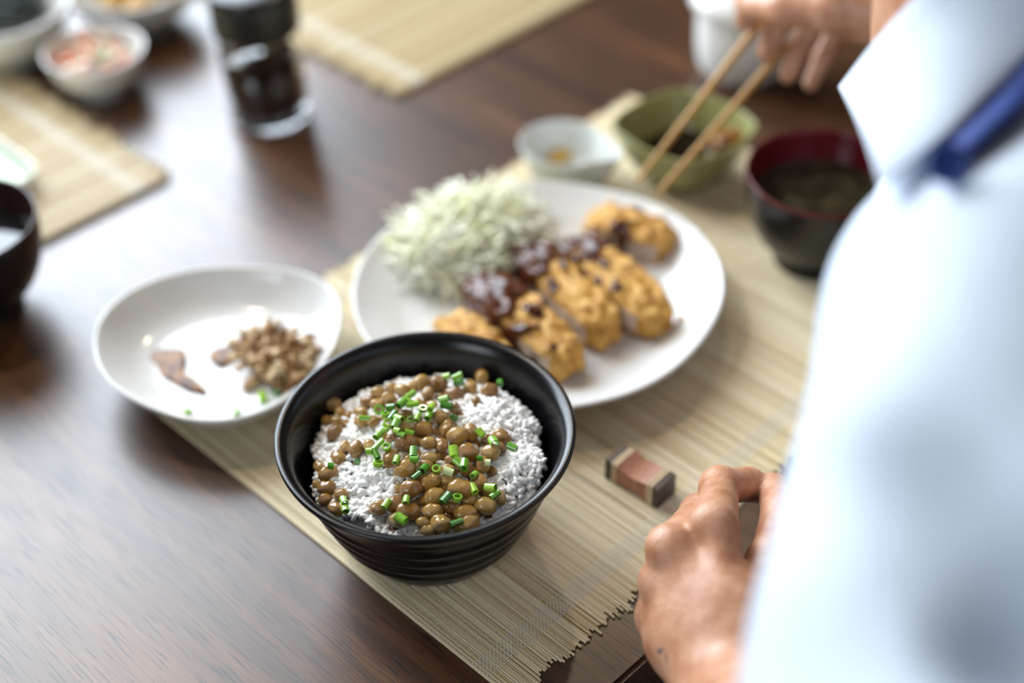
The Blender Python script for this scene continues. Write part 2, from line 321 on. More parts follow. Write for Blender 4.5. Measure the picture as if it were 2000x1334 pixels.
def window(name, axis, pos, hole, nm):
    h0, h1, z0, z1 = hole
    root = tag(bpy.data.objects.new(name, None), kind='structure'); COL.objects.link(root)
    root.location = ((h0+h1)/2, pos, z0) if axis == 'y' else (pos, (h0+h1)/2, z0)
    L = (h1-h0)/2; Hh = z1-z0
    def part(nm_, u0, u1, za, zb, d0, d1, mt):
        me = boxmesh(nm_, u0, u1, d0, d1, za, zb) if axis == 'y' else boxmesh(nm_, d0, d1, u0, u1, za, zb)
        new_obj(nm_, me, mt, root, smooth=False)
    part('window_frame', -L, -L+.05, 0, Hh, -.03, .03, 'frame'); part('window_frame', L-.05, L, 0, Hh, -.03, .03, 'frame')
    part('window_frame', -L+.05, L-.05, 0, .05, -.03, .03, 'frame'); part('window_frame', -L+.05, L-.05, Hh-.05, Hh, -.03, .03, 'frame')
    part('window_sill', -L-.03, L+.03, -.03, 0, -.07, .03, 'frame') if axis == 'y' else part('window_sill', -L-.03, L+.03, -.03, 0, -.03, .07, 'frame')
    for i in range(1, nm):
        x = -L+2*L*i/nm; part('mullion', x-.02, x+.02, .05, Hh-.05, -.025, .025, 'frame')
    for i in range(nm):
        a = -L+2*L*i/nm; b = -L+2*L*(i+1)/nm
        part('pane', a+.02, b-.02, .05, Hh-.05, .05, .055, 'glass') if axis == 'y' else part('pane', a+.02, b-.02, .05, Hh-.05, -.055, -.05, 'glass')
window('window_1', 'y', WALL_FAR+0.06, WIN1, 3)
window('window_2', 'x', WALL_L-0.06, WIN2, 2)
for nm_, a in (('baseboard_far', (WALL_L, WALL_R, WALL_FAR-.015, WALL_FAR, 0, .09)), ('baseboard_right', (WALL_R-.015, WALL_R, WALL_NEAR, WALL_FAR-.015, 0, .09)),
               ('baseboard_left', (WALL_L, WALL_L+.015, WALL_NEAR, WALL_FAR-.015, 0, .09)), ('baseboard_near', (WALL_L+.015, WALL_R-.015, WALL_NEAR, WALL_NEAR+.015, 0, .09))):
    struct(nm_, boxmesh(nm_, *a), 'frame')
def pendant(x, y, z, power, label):
    t = thing('pendant_lamp', label, 'lamp', (x, y, z), group='pendant lamps above the table')
    new_obj('lamp_shade', lathe('lamp_shade', smooth_prof([(.105, 0), (.09, .05), (.045, .10), (.02, .125), (.018, .123), (.042, .095), (.086, .047), (.102, 0), (.105, 0)], 4), 40), 'lamp_metal', t)
    new_obj('cord', tube('cord', [(0, 0, .12), (0, 0, CEIL-z-.02)], .003, 8), 'lamp_metal', t)
    new_obj('ceiling_cup', lathe('ceiling_cup', [(0, CEIL-z), (.04, CEIL-z), (.035, CEIL-z-.025), (0, CEIL-z-.03)], 24), 'lamp_metal', t)
    new_obj('bulb', blob('bulb', .022, .022, .028, 16, 10), 'bulb', t, (0, 0, .055))
    d = bpy.data.lights.new('pendant_light_offscreen', 'SPOT'); d.energy = power; d.color = (1, 0.80, 0.58); d.shadow_soft_size = 0.018; d.spot_size = math.radians(150); d.spot_blend = 0.6
    o = bpy.data.objects.new('pendant_light_offscreen', d); COL.objects.link(o); o.parent = t; o.location = (0, 0, 0.015)
pendant(0.30, 1.00, TZ+0.95, 9, 'black metal pendant lamp hanging nearer the side window')
pendant(1.05, 0.95, TZ+0.95, 7, 'black metal pendant lamp hanging nearer the wood-panelled wall')

# ------------------------------------------------------------------ table
tb = thing('dining_table', 'dark walnut dining table with straight edges under the bamboo mats', 'table', (0.45, 0.72, 0))
new_obj('tabletop', boxmesh('tabletop', -1.15, 1.0, -0.447, 0.46, TZ-0.035, TZ, 0.0025), 'walnut', tb, smooth=False)
for sx in (-1.07, 0.92):
    for sy in (-0.36, 0.38):
        new_obj('leg', boxmesh('leg', sx-.03, sx+.03, sy-.03, sy+.03, 0, TZ-.035, .003), 'table_leg', tb, smooth=False)
for sy in (-0.36, 0.38): new_obj('apron', boxmesh('apron', -1.04, .89, sy-.011, sy+.011, TZ-.115, TZ-.035), 'table_leg', tb, smooth=False)
for sx in (-1.07, 0.92): new_obj('apron', boxmesh('apron', sx-.011, sx+.011, -.33, .35, TZ-.115, TZ-.035), 'table_leg', tb, smooth=False)

# ------------------------------------------------------------------ place mats
def slat_me(L, w, h, name='slat'):
    b = h*0.25
    v = []
    for y in (-L/2, L/2): v += [(-w/2, y, 0), (w/2, y, 0), (w/2, y, h-b), (w/2-b, y, h), (-w/2+b, y, h), (-w/2, y, h-b)]
    f = [tuple((k, (k+1) % 6, (k+1) % 6+6, k+6)) for k in range(6)]+[(5, 4, 3, 2, 1, 0), (6, 7, 8, 9, 10, 11)]
    return mesh(name, v, f)
def near_mat():
    x0, x1, y0, y1 = 0.2945, 0.752, 0.302, 0.622; pitch = 0.0012; n = int((x1-x0)/pitch)
    t = thing('placemat', 'cream bamboo placemat with frayed slat ends under the black rice bowl', 'placemat', (x0, (y0+y1)/2, TZ+.0002), group='bamboo placemats')
    base = [slat_me((y1-y0)*(1+random.uniform(-.006, .006)), pitch*wf, 0.0013+random.uniform(-.0002, .0003)) for wf in (.95, .9, .86, .97, .8, .93)]
    for b in base: b.materials.append(M['bamboo'])
    rest = []
    # random-walk jitter of the slat ends, like a frayed mat
    for i in range(n):
        me = base[random.randrange(6)]; x = (i+.5)*pitch; y = random.gauss(0, .0016)+.0012*math.sin(i*.35)+.001*math.sin(i*1.1)
        rz = random.gauss(0, .0012); z = random.uniform(0, .0003)
        if i < 300:
            o = bpy.data.objects.new('slat', me); COL.objects.link(o); o.parent = t; o.location = (x, y, z); o.rotation_euler = (0, 0, rz)
        else:
            v, f = me_vf(me); c, s = math.cos(rz), math.sin(rz)
            rest.append((np.stack([x+v[:, 0]*c-v[:, 1]*s, y+v[:, 1], v[:, 2]+z], 1), f))
    tag(new_obj('slats', merge('slats', rest), 'bamboo', t, smooth=False), kind='stuff')
    rows = [(-(y1-y0)/2+.0185+k*.00125) for k in range(10)]+[((y1-y0)/2-.0185-k*.00125) for k in range(10)]
    y = -(y1-y0)/2+.0335
    while y < (y1-y0)/2-.033: rows.append(y); y += .0030
    V, F = [], []
    for r, yy in enumerate(rows):
        wd = .00030 if r < 20 else .00022
        for i in range(n):
            over = (i+r) % 2 == 0
            if not over: continue
            k = len(V); xa = i*pitch-.0002; xb = (i+1)*pitch+.0002; zz = .00172; j = random.uniform(-.0001, .0001)
            V += [(xa, yy-wd+j, zz-.0006), (xa+.0003, yy-wd+j, zz), (xb-.0003, yy-wd+j, zz), (xb, yy-wd+j, zz-.0006),
                  (xa, yy+wd+j, zz-.0006), (xa+.0003, yy+wd+j, zz), (xb-.0003, yy+wd+j, zz), (xb, yy+wd+j, zz-.0006)]
            F += [(k, k+1, k+5, k+4), (k+1, k+2, k+6, k+5), (k+2, k+3, k+7, k+6)]
    tag(new_obj('binding_thread', mesh('binding_thread', V, F), 'thread', t, smooth=False), kind='stuff')
near_mat()
def far_mat(x0, x1, y0, y1, label, thick=.0022):
    t = thing('placemat', label, 'placemat', ((x0+x1)/2, (y0+y1)/2, TZ+.0002), group='bamboo placemats')
    pitch = .0016; n = int((y1-y0)/pitch); parts = []
    b = slat_me(x1-x0, pitch*.92, thick); v0, f0 = me_vf(b)
    for i in range(n):
        y = (i+.5)*pitch-(y1-y0)/2; dx = random.gauss(0, .003)
        parts.append((np.stack([v0[:, 1]+dx, -v0[:, 0]+y, v0[:, 2]+random.uniform(0, .0003)], 1), f0))
    tag(new_obj('slats', merge('slats', parts), 'bamboo2', t, smooth=False), kind='stuff')
    V, F = [], []
    for xx in [s*((x1-x0)/2-.02-k*.002) for s in (-1, 1) for k in range(6)]:
        k = len(V); V += [(xx-.0004, -(y1-y0)/2, thick+.0004), (xx+.0004, -(y1-y0)/2, thick+.0004), (xx+.0004, (y1-y0)/2, thick+.0004), (xx-.0004, (y1-y0)/2, thick+.0004)]; F.append((k, k+1, k+2, k+3))
    tag(new_obj('binding_thread', mesh('binding_thread', V, F), 'thread', t, smooth=False), kind='stuff')
far_mat(-0.012, 0.443, 0.79, 1.10, 'cream bamboo placemat under the pale green square dish', .0038)
far_mat(0.628, 1.083, 0.753, 1.06, 'empty cream bamboo placemat beyond the soy sauce jar', .0038)

# ------------------------------------------------------------------ rice bowl and its contents
BC = C2W(-0.0447, 0.5335, 0)
BZ = TZ+0.0022
bowl_out = [(0.0, .003), (.034, .003), (.036, .0), (.0405, .0), (.0425, .003)]
zz = np.linspace(.006, .060, 40)
bowl_out += [(.0435+(.0675-.0435)*((z-.006)/.054)**0.72, z) for z in zz]
bowl_out += [(.0690, .0635), (.0715, .0675), (.0742, .0705), (.0757, .0722), (.0760, .0735), (.0752, .0744), (.0735, .0744), (.0715, .0733), (.0695, .0712), (.0677, .067), (.0662, .060), (.0635, .050), (.058, .036), (.048, .022), (.03, .013), (.0, .011)]
def bowl_rf(t, r, z):
    if r > .0425 and .004 < z < .0605: return r+.00085*math.sin(2*math.pi*z/.0105+t*1.0)*min(1, (z-.004)/.008)*min(1, (.0605-z)/.004)
    return r
rb = tag(new_obj('rice_bowl', lathe('rice_bowl', [q for q in bowl_out if True], 160, bowl_rf), 'black', None, (BC[0], BC[1], BZ)), 'black glazed bowl with ridged outside holding rice and natto', 'bowl')

BUMPS = []
def z1(x, y): return 520+x/2.471, 640+y/2.471     # from the close-up crop to photo pixels
def Mh(x, y):
    """height of the rice above the table top"""
    dx, dy = x-BC[0], y-BC[1]; r2 = dx*dx+dy*dy
    h = .0555+.0115*(1-r2/.0036)
    for bx, by, a, s in BUMPS: h += a*math.exp(-((x-bx)**2+(y-by)**2)/(2*s*s))
    h += .0022*mnoise.noise(Vector((x*70, y*70, 1.3)))+.0014*mnoise.noise(Vector((x*170, y*170, 4.3)))
    return h
for (zx, zy, a, s) in ((1090, 420, .006, .011), (1275, 690, .009, .010), (1180, 480, .004, .009), (500, 690, .002, .012), (560, 940, .002, .01), (700, 340, .003, .015), (340, 560, -.003, .012)):
    q = P(*z1(zx, zy), .062); BUMPS.append((q[0], q[1], a, s))
def on_rice(px, py, off=0.0):
    z = .062
    for _ in range(8):
        q = P(px, py, z); z = 0.6*z+0.4*(Mh(q[0], q[1])+off)
    return P(px, py, z)
def scr_dir(px, py, ang):
    a = P(px, py, .06); b = P(px+10*math.cos(ang), py+10*math.sin(ang), .06); d = b-a; return d/np.linalg.norm(d)
# rice: a mound of grains nobody could count
def rice():
    V, F = [], []
    N = 46
    for i in range(N+1):
        for j in range(64):
            r = .0560*i/N; t = 2*math.pi*j/64; x, y = BC[0]+r*math.cos(t), BC[1]+r*math.sin(t)
            V.append((x-BC[0], y-BC[1], Mh(x, y)-.0011-(.005*max(0, (r-.050)/.006)) - (BZ-TZ)))
    for i in range(N):
        for j in range(64): F.append((i*64+j, (i+1)*64+j, (i+1)*64+(j+1) % 64, i*64+(j+1) % 64))
    parts = [(np.array(V), F)]
    g, gf = me_vf(blob('g', 1, 1, 1, 8, 6))
    for k in range(2900):
        t = random.uniform(0, 2*math.pi); r = (.0585+.0055*mnoise.noise(Vector((3*math.cos(t), 3*math.sin(t), .7)))*1.2)*math.sqrt(random.random()); r = min(r, .0598); x, y = r*math.cos(t), r*math.sin(t)
        z = Mh(x+BC[0], y+BC[1])+random.triangular(-.0010, .0022, .0003)
        if r > .057: z -= (r-.057)*.6
        L = random.uniform(.0031, .0039); W = random.uniform(.0015, .0019)
        yaw = random.uniform(0, math.pi); pit = random.gauss(0, .33); rol = random.uniform(0, 3)
        R = np.array(Matrix.Rotation(yaw, 3, 'Z') @ Matrix.Rotation(pit, 3, 'Y') @ Matrix.Rotation(rol, 3, 'X'))
        parts.append(((g*np.array([L, W, W*.92]))@R.T+np.array([x, y, z-(BZ-TZ)]), gf))
    o = new_obj('cooked_rice', merge('cooked_rice', parts), 'rice', None, (BC[0], BC[1], BZ))
    tag(o, 'steamed white rice filling the black ridged bowl', 'rice', kind='stuff')
rice()
# beans (close-up crop x, y, length, angle)
LEFT_TOP = [(320, 370, 95, 10), (358, 412, 82, 60), (290, 447, 66, 80), (330, 505, 98, -30), (398, 425, 55, 0), (340, 452, 75, 40), (385, 470, 60, 20)]
LEFT_LOW = [(350, 627, 100, 60), (258, 672, 80, 70), (300, 705, 106, -10), (292, 772, 100, 15), (288, 830, 78, 0), (362, 808, 78, 0), (338, 876, 84, 30), (243, 757, 50, 40)]
HEAP = [(380, 572, 82, -70), (433, 582, 94, -65), (500, 572, 84, 60), (455, 405, 82, 20), (455, 452, 84, 80), (487, 357, 78, 0), (540, 315, 84, 10), (537, 372, 84, 20), (515, 452, 74, -80), (607, 292, 72, 0), (592, 345, 94, 20), (650, 302, 84, 20), (700, 287, 74, 0), (745, 266, 104, -30), (832, 271, 112, 10), (780, 322, 88, -80), (670, 422, 78, 0),
 (907, 317, 96, 10), (985, 292, 98, -80), (1040, 237, 98, 80), (1080, 302, 108, -35), (1012, 352, 56, 60), (907, 387, 74, -60), (840, 432, 102, -5), (655, 487, 112, 10), (756, 490, 108, 0), (880, 486, 104, -40), (921, 521, 120, 0), (985, 502, 100, 50), (677, 556, 122, -5), (785, 556, 84, 0), (848, 568, 82, 80), (600, 632, 108, -70), (672, 680, 112, -10), (766, 668, 92, 10), (790, 630, 84, 0), (975, 601, 114, 35), (1075, 541, 84, 0), (1132, 531, 112, 30), (1083, 601, 104, -5), (1127, 577, 66, 80), (890, 641, 64, 30), (1045, 661, 90, 60), (968, 683, 78, -60), (880, 690, 84, 0),
 (700, 776, 122, -5), (787, 746, 112, -20), (876, 737, 94, 20), (1031, 748, 104, 70), (815, 816, 112, -25), (940, 777, 136, 5), (895, 866, 86, 0), (985, 831, 84, -20), (762, 836, 56, 80), (1060, 861, 116, 0), (1127, 822, 86, 80), (802, 886, 104, 0), (960, 896, 120, 0), (841, 946, 112, 20), (756, 940, 74, 0), (780, 976, 74, 0), (970, 951, 126, -15), (684, 886, 120, 5), (635, 930, 98, 20), (621, 850, 104, -50), (541, 870, 98, 10)]
UNDER = [(720, 612, 80, 20), (838, 620, 80, -30), (945, 650, 80, 50), (1010, 705, 80, 10), (735, 850, 80, 0), (870, 910, 84, 30), (1090, 700, 80, 60), (915, 570, 80, 10), (720, 445, 84, 20), (625, 400, 84, 20), (850, 345, 80, 10), (575, 440, 80, 0), (560, 520, 80, 40), (735, 370, 80, 10), (905, 940, 80, 30), (1050, 800, 80, 30), (820, 510, 80, 30), (610, 545, 80, 30), (820, 700, 80, 10), (930, 430, 70, 10), (700, 520, 84, 10), (745, 560, 80, 40), (650, 600, 80, 0), (735, 720, 84, 30), (850, 780, 84, 20), (920, 700, 80, 10), (600, 490, 80, 30), (800, 380, 84, 20), (865, 540, 84, 0), (1000, 560, 84, 30), (760, 790, 80, 20), (1000, 900, 84, 10), (700, 640, 80, 10), (640, 780, 74, -20)]
bean_me = []
for k in range(6):
    b = blob('soybean', .5, .37+.03*random.random(), .35+.02*random.random(), 20, 14, rough=.10+.07*(k % 3), seed=k+2, dent=(0, .06, 0, .16, .03, .10)[k]); b.materials.append(M['bean'])
    b.polygons.foreach_set('use_smooth', [True]*len(b.polygons)); bean_me.append(b)
bean_xy = []
def bean(zx, zy, s, ang, off, label, group, name='soybean'):
    px, py = z1(zx, zy); L = s*1.04e-4
    q = on_rice(px, py, off+.34*L)
    d = Vector(scr_dir(px, py, math.radians(ang))); up = Vector((random.gauss(0, .25), random.gauss(0, .25), 1)).normalized()
    yv = up.cross(d).normalized(); zv = d.cross(yv).normalized()
    tl = random.gauss(0, .2); R = Matrix((d, yv, zv)).transposed().to_4x4() @ Matrix.Rotation(tl, 4, 'Y')
    asp = random.uniform(.92, 1.08)
    if s < 80: asp *= 1.1
    o = bpy.data.objects.new(name, random.choice(bean_me)); COL.objects.link(o)
    o.matrix_world = Matrix.Translation(Vector(q)) @ R @ Matrix.Diagonal((L, L*asp, L*asp, 1))
    tag(o, label, 'bean', group); return q
G = 'natto soybeans on the rice'
for a in LEFT_TOP: bean(*a, .0, 'glossy brown soybean in the small clump high against the bowl wall', G)
for a in LEFT_LOW: bean(*a, .0, 'glossy brown soybean in the straggling group between bare rice and bowl rim', G)
def where(x, y, s):
    sz = 'small' if s < 80 else 'medium-sized' if s < 106 else 'large'
    if y < 345 and x < 880: w_ = 'along the heap edge facing the cabbage'
    elif x > 880 and y < 400: w_ = 'among the rice peaks facing the cutlet'
    elif x > 990: w_ = 'on the heap side towards the chopstick rest'
    elif y > 800: w_ = 'low in the heap above the ridged bowl front'
    elif x < 530: w_ = 'at the heap edge beside the bare rice'
    elif y < 470: w_ = 'under the thick cluster of chives'
    else: w_ = 'in the sauce-covered middle of the heap'
    return sz+' golden soybean '+w_
for a in UNDER: bean_xy.append(bean(*a, -.0015, 'half-buried '+where(*a[:3]), G))
for a in HEAP: bean_xy.append(bean(*a, .0022, where(*a[:3]), G))
def sauce_patch():
    V, F, id_ = [], [], {}
    st = .0012; B = np.array([(b[0], b[1]) for b in bean_xy])
    n = int(.066/st)
    for i in range(-n, n):
        for j in range(-n, n):
            x, y = BC[0]+i*st, BC[1]+j*st
            d = np.sqrt(((B-np.array([x, y]))**2).sum(1)); d.sort()
            if d[0] < .0052 or (d[0] < .0075 and d[3] < .012):
                id_[(i, j)] = len(V); V.append((x-BC[0], y-BC[1], Mh(x, y)+.0016-.0028*max(0, (d[0]-.003)/.0045)**2-(BZ-TZ)))
    for (i, j) in list(id_):
        q = [(i, j), (i+1, j), (i+1, j+1), (i, j+1)]
        if all(k in id_ for k in q): F.append(tuple(id_[k] for k in q))
    tag(new_obj('bean_sauce', mesh('bean_sauce', V, F), 'natto_sauce', None, (BC[0], BC[1], BZ)), 'sticky brown sauce pooled between the soybeans on the rice', 'sauce', kind='stuff')
sauce_patch()
# chives: hollow green rings; (x, y, length, angle, ring?)
CH = [(870, 235, 36, 0), (920, 236, 58, -15), (930, 268, 46, -20), (1128, 266, 34, 90), (695, 326, 60, -35), (706, 370, 62, -10), (655, 365, 56, -40), (545, 396, 60, 0, 1), (600, 386, 42, 0), (475, 436, 54, -10), (610, 425, 60, -50), (590, 462, 66, 0, 1), (560, 500, 70, -30), (546, 512, 62, -45), (698, 442, 44, -40, 1), (730, 431, 42, -60), (756, 391, 52, 80, 1), (796, 386, 52, -70), (858, 345, 50, 0), (870, 376, 60, 10), (905, 433, 40, 10), (785, 426, 44, -60), (632, 497, 32, 20), (652, 515, 42, 20), (688, 508, 46, 0), (538, 566, 78, -45), (580, 576, 48, -10, 1), (530, 611, 56, 60), (540, 656, 50, -20, 1), (497, 597, 32, 0), (628, 637, 46, -70), (710, 600, 56, -85), (714, 636, 42, 0), (905, 596, 56, 80), (1034, 506, 44, 40), (1097, 550, 46, 60), (1187, 576, 50, 20), (440, 648, 38, 0, 1), (311, 668, 32, 0), (760, 681, 50, -60), (821, 681, 52, 10, 1), (725, 713, 50, -30), (878, 694, 50, 10, 2), (955, 661, 58, -85), (925, 646, 46, 30), (1030, 631, 32, 0), (1068, 651, 28, 0, 2), (1003, 709, 32, -50), (1083, 771, 54, 15), (1103, 806, 54, -30), (867, 822, 56, -40), (922, 821, 54, 0, 1), (675, 832, 46, -80), (580, 850, 48, -50), (375, 836, 50, 70), (381, 872, 56, 80), (650, 922, 56, 30), (1000, 776, 52, 60), (918, 940, 60, -20), (640, 440, 46, 30), (575, 420, 50, -20, 1), (680, 350, 44, 20), (625, 465, 46, -60)]
def ring_me(name, ro, ri, L, n=14):
    prof = [(ro, -.5*L), (ro, .5*L), (ri, .5*L), (ri, -.5*L), (ro, -.5*L)]
    me = lathe(name, prof, n); return me
tubes = [ring_me('chive_piece', .0019, .0013, 1.0), ring_me('chive_piece', .0017, .0011, 1.0), ring_me('chive_piece', .0022, .0016, 1.0)]
for q in tubes:
    q.materials.append(M['chive']); q.polygons.foreach_set('use_smooth', [False]*len(q.polygons))
pale = ring_me('chive_piece', .0021, .0009, 1.0); pale.materials.append(M['chive_pale'])
def chive(px, py, q, s, ang, kind, label, group):
    L = s*1.0e-4
    d = Vector(scr_dir(px, py, math.radians(ang)))
    if kind == 1: d = Vector((random.gauss(0, .3)-.25*FW[0], random.gauss(0, .3)-.25*FW[1], 1)).normalized(); L = .0022
    else: d = (d+Vector((0, 0, random.gauss(0, .22)))).normalized()
    yv = Vector((0.3, .5, 1)).cross(d).normalized(); zv = yv.cross(d)
    R = Matrix((yv, zv, d)).transposed().to_4x4()
    me = pale if kind == 2 else random.choice(tubes); fl = random.uniform(.75, 1.0); sc = s*1.04e-4/.0042 if kind == 1 else random.uniform(.95, 1.15)
    o = bpy.data.objects.new('chive_piece', me); COL.objects.link(o)
    o.matrix_world = Matrix.Translation(Vector(q)) @ R @ Matrix.Diagonal((sc, fl*sc, L, 1)); tag(o, label, 'chive', group)
for c in CH:
    px, py = z1(c[0], c[1]); kind = c[4] if len(c) > 4 else 0
    wh = 'over the rice peaks facing the cutlet' if c[0] > 840 and c[1] < 400 else 'in the thick cluster on the soybeans' if c[1] < 530 else 'by the bowl wall' if c[0] < 400 else 'on the soybeans towards the chopstick rest' if c[0] > 940 else 'low on the heap above the ridged bowl front' if c[1] > 790 else 'on the middle of the soybean heap'
    lb = {0: ('long' if c[2] > 54 else 'short')+' green chive tube '+wh, 1: 'open green chive ring '+wh, 2: 'pale whitish chive piece among the soybeans'}[kind]
    chive(px, py, on_rice(px, py, .0105), c[2], c[3], kind, lb, 'chive pieces on the natto')
def squiggle(pts, label):
    q = [on_rice(*z1(*p), .0026) for p in pts]; c = q[0]
    tag(new_obj('seaweed_shred', tube('seaweed_shred', [p-c for p in q], .00045, 6), 'seaweed', None, c), label, 'seaweed')
squiggle([(370, 682), (385, 686), (398, 692), (410, 690), (415, 700), (405, 710)], 'thin curled dark shred on bare rice below the soybeans')
squiggle([(1130, 735), (1145, 732), (1156, 742), (1158, 757)], 'small black hooked shred on the rice beside the bowl rim')

# ------------------------------------------------------------------ chopstick rest
def rest():
    a = P(1255, 965, .0); A = P(1180, 938, .0); B = P(1283, 1000, 0)
    d = B-A; ang = math.atan2(d[1], d[0]); L = np.linalg.norm(d)
    n = np.array([-math.sin(ang), math.cos(ang), 0]); wd = .0165
    c = (A+B)/2+n*wd/2; c[2] = TZ+.0019
    t = thing('chopstick_rest', 'small wooden chopstick rest with dark ends and cream inlay bands', 'chopstick rest', c, ang)
    h = .0145; e = .0044; s = .0016
    def blk(name, x0, x1, mt): new_obj(name, boxmesh(name, x0, x1, -wd/2, wd/2, 0, h, .0004, 1), mt, t, smooth=False)
    for sg in (-1, 1):
        def seg(u0, u1): return (min(sg*u0, sg*u1), max(sg*u0, sg*u1))
        x = L/2; blk('end_block', *seg(x-e, x), 'rest_dark'); x -= e
        for k in range(2):
            blk('pale_band', *seg(x-s, x), 'rest_pale'); x -= s
            if k == 0: blk('dark_band', *seg(x-.0005, x), 'rest_wood'); x -= .0005
    # waisted middle
    N = 16; V, F = [], []
    for i in range(N+1):
        u = -x+2*x*i/N; k = 1-(u/x)**2; zt = h-.0022*k; zb = .003*k; yw = wd/2
        V += [(u, -yw, zb), (u, yw, zb), (u, yw, zt), (u, -yw, zt)]
    for i in range(N):
        for j in range(4): F.append((i*4+j, i*4+(j+1) % 4, i*4+4+(j+1) % 4, i*4+4+j))
    F += [(3, 2, 1, 0), (N*4, N*4+1, N*4+2, N*4+3)]
    new_obj('middle_block', mesh('middle_block', V, F), 'rest_wood', t, smooth=False)
rest()

# ------------------------------------------------------------------ big plate, cabbage and cutlet
PC = C2W(0.0165, 0.709, 0); PZ = TZ+.0020
def wob(amps):
    return lambda t: 1+sum(a*math.cos(k*t+p) for k, a, p in amps)
pw = wob([(2, .018, .6), (3, .012, 1.1), (5, .006, 2.0), (7, .004, .3)])
plate_prof = smooth_prof([(0, .0035), (.045, .0035), (.055, .0005), (.061, .0005), (.066, .005), (.088, .010), (.104, .0175), (.1125, .0232), (.1135, .0248), (.1125, .0258), (.1105, .0252), (.102, .0202), (.088, .0135), (.078, .0102), (.06, .0088), (.0, .0085)], 5)
def plate_rf(t, r, z): return r*(1+(pw(t)-1)*min(1, r/.1)) + (.00035*math.sin(r*2*math.pi/.006) if z > .0083 and .02 < r < .1 and z < .02 else 0)
tag(new_obj('dinner_plate', lathe('dinner_plate', plate_prof, 128, plate_rf), 'white', None, (PC[0], PC[1], PZ)), 'large round white plate with uneven rim holding cabbage and fried cutlet', 'plate')
PT = .0105       # plate floor above the table top
def strands(name, n, pxc, pyc, ax, ay, hz, base, Lr, wr, mt, curl=1.2, seed=3, mound=True, tilt=.4):
    """heap of thin curved ribbons (nobody could count them)"""
    r = random.Random(seed); c = P(pxc, pyc, base); parts = []
    if mound:
        v, f = me_vf(blob('m', ax*.93, ay*.93, hz*.86, 24, 12, rough=.12)); v = v.copy(); v[:, 2] = np.maximum(v[:, 2], 0); parts.append((v, f))
    for k in range(n):
        rr = math.sqrt(r.random()); t = r.uniform(0, 2*math.pi); x, y = ax*rr*math.cos(t), ay*rr*math.sin(t)
        z = hz*math.sqrt(max(0, 1-rr*rr))*r.uniform(.8, 1.08)+.001
        yaw = r.uniform(0, 6.28); L = r.uniform(*Lr); w_ = r.uniform(*wr); cv = r.gauss(0, curl); pit = r.gauss(0, tilt); seg = 6
        pts = []; p = np.array([0., 0, 0]); a = yaw; b = pit
        for s in range(seg+1):
            pts.append(p.copy()); p = p+np.array([math.cos(a)*math.cos(b), math.sin(a)*math.cos(b), math.sin(b)])*L/seg; a += cv/seg; b -= r.gauss(.12, .2)
        pts = np.array(pts); pts -= pts.mean(0); pts += np.array([x, y, z]); pts[:, 2] = np.maximum(pts[:, 2], .0006)
        nrm = np.array([-math.sin(yaw), math.cos(yaw), r.gauss(0, .8)]); nrm /= np.linalg.norm(nrm); th = np.array([0, 0, w_*.45])
        v = np.vstack([np.stack([q-nrm*w_/2, q+nrm*w_/2, q+nrm*w_/2+th, q-nrm*w_/2+th]) for q in pts])
        f = [(4*i+j, 4*i+(j+1) % 4, 4*i+4+(j+1) % 4, 4*i+4+j) for i in range(seg) for j in range(4)]+[(3, 2, 1, 0), (4*seg, 4*seg+1, 4*seg+2, 4*seg+3)]
        parts.append((v, f))
    return new_obj(name, merge(name, parts), mt, None, c)
tag(strands('shredded_cabbage', 1300, 922, 492, .049, .042, .026, PT, (.018, .045), (.0011, .0022), 'cabbage'), 'heap of finely shredded pale cabbage on the large white plate', 'cabbage', kind='stuff')
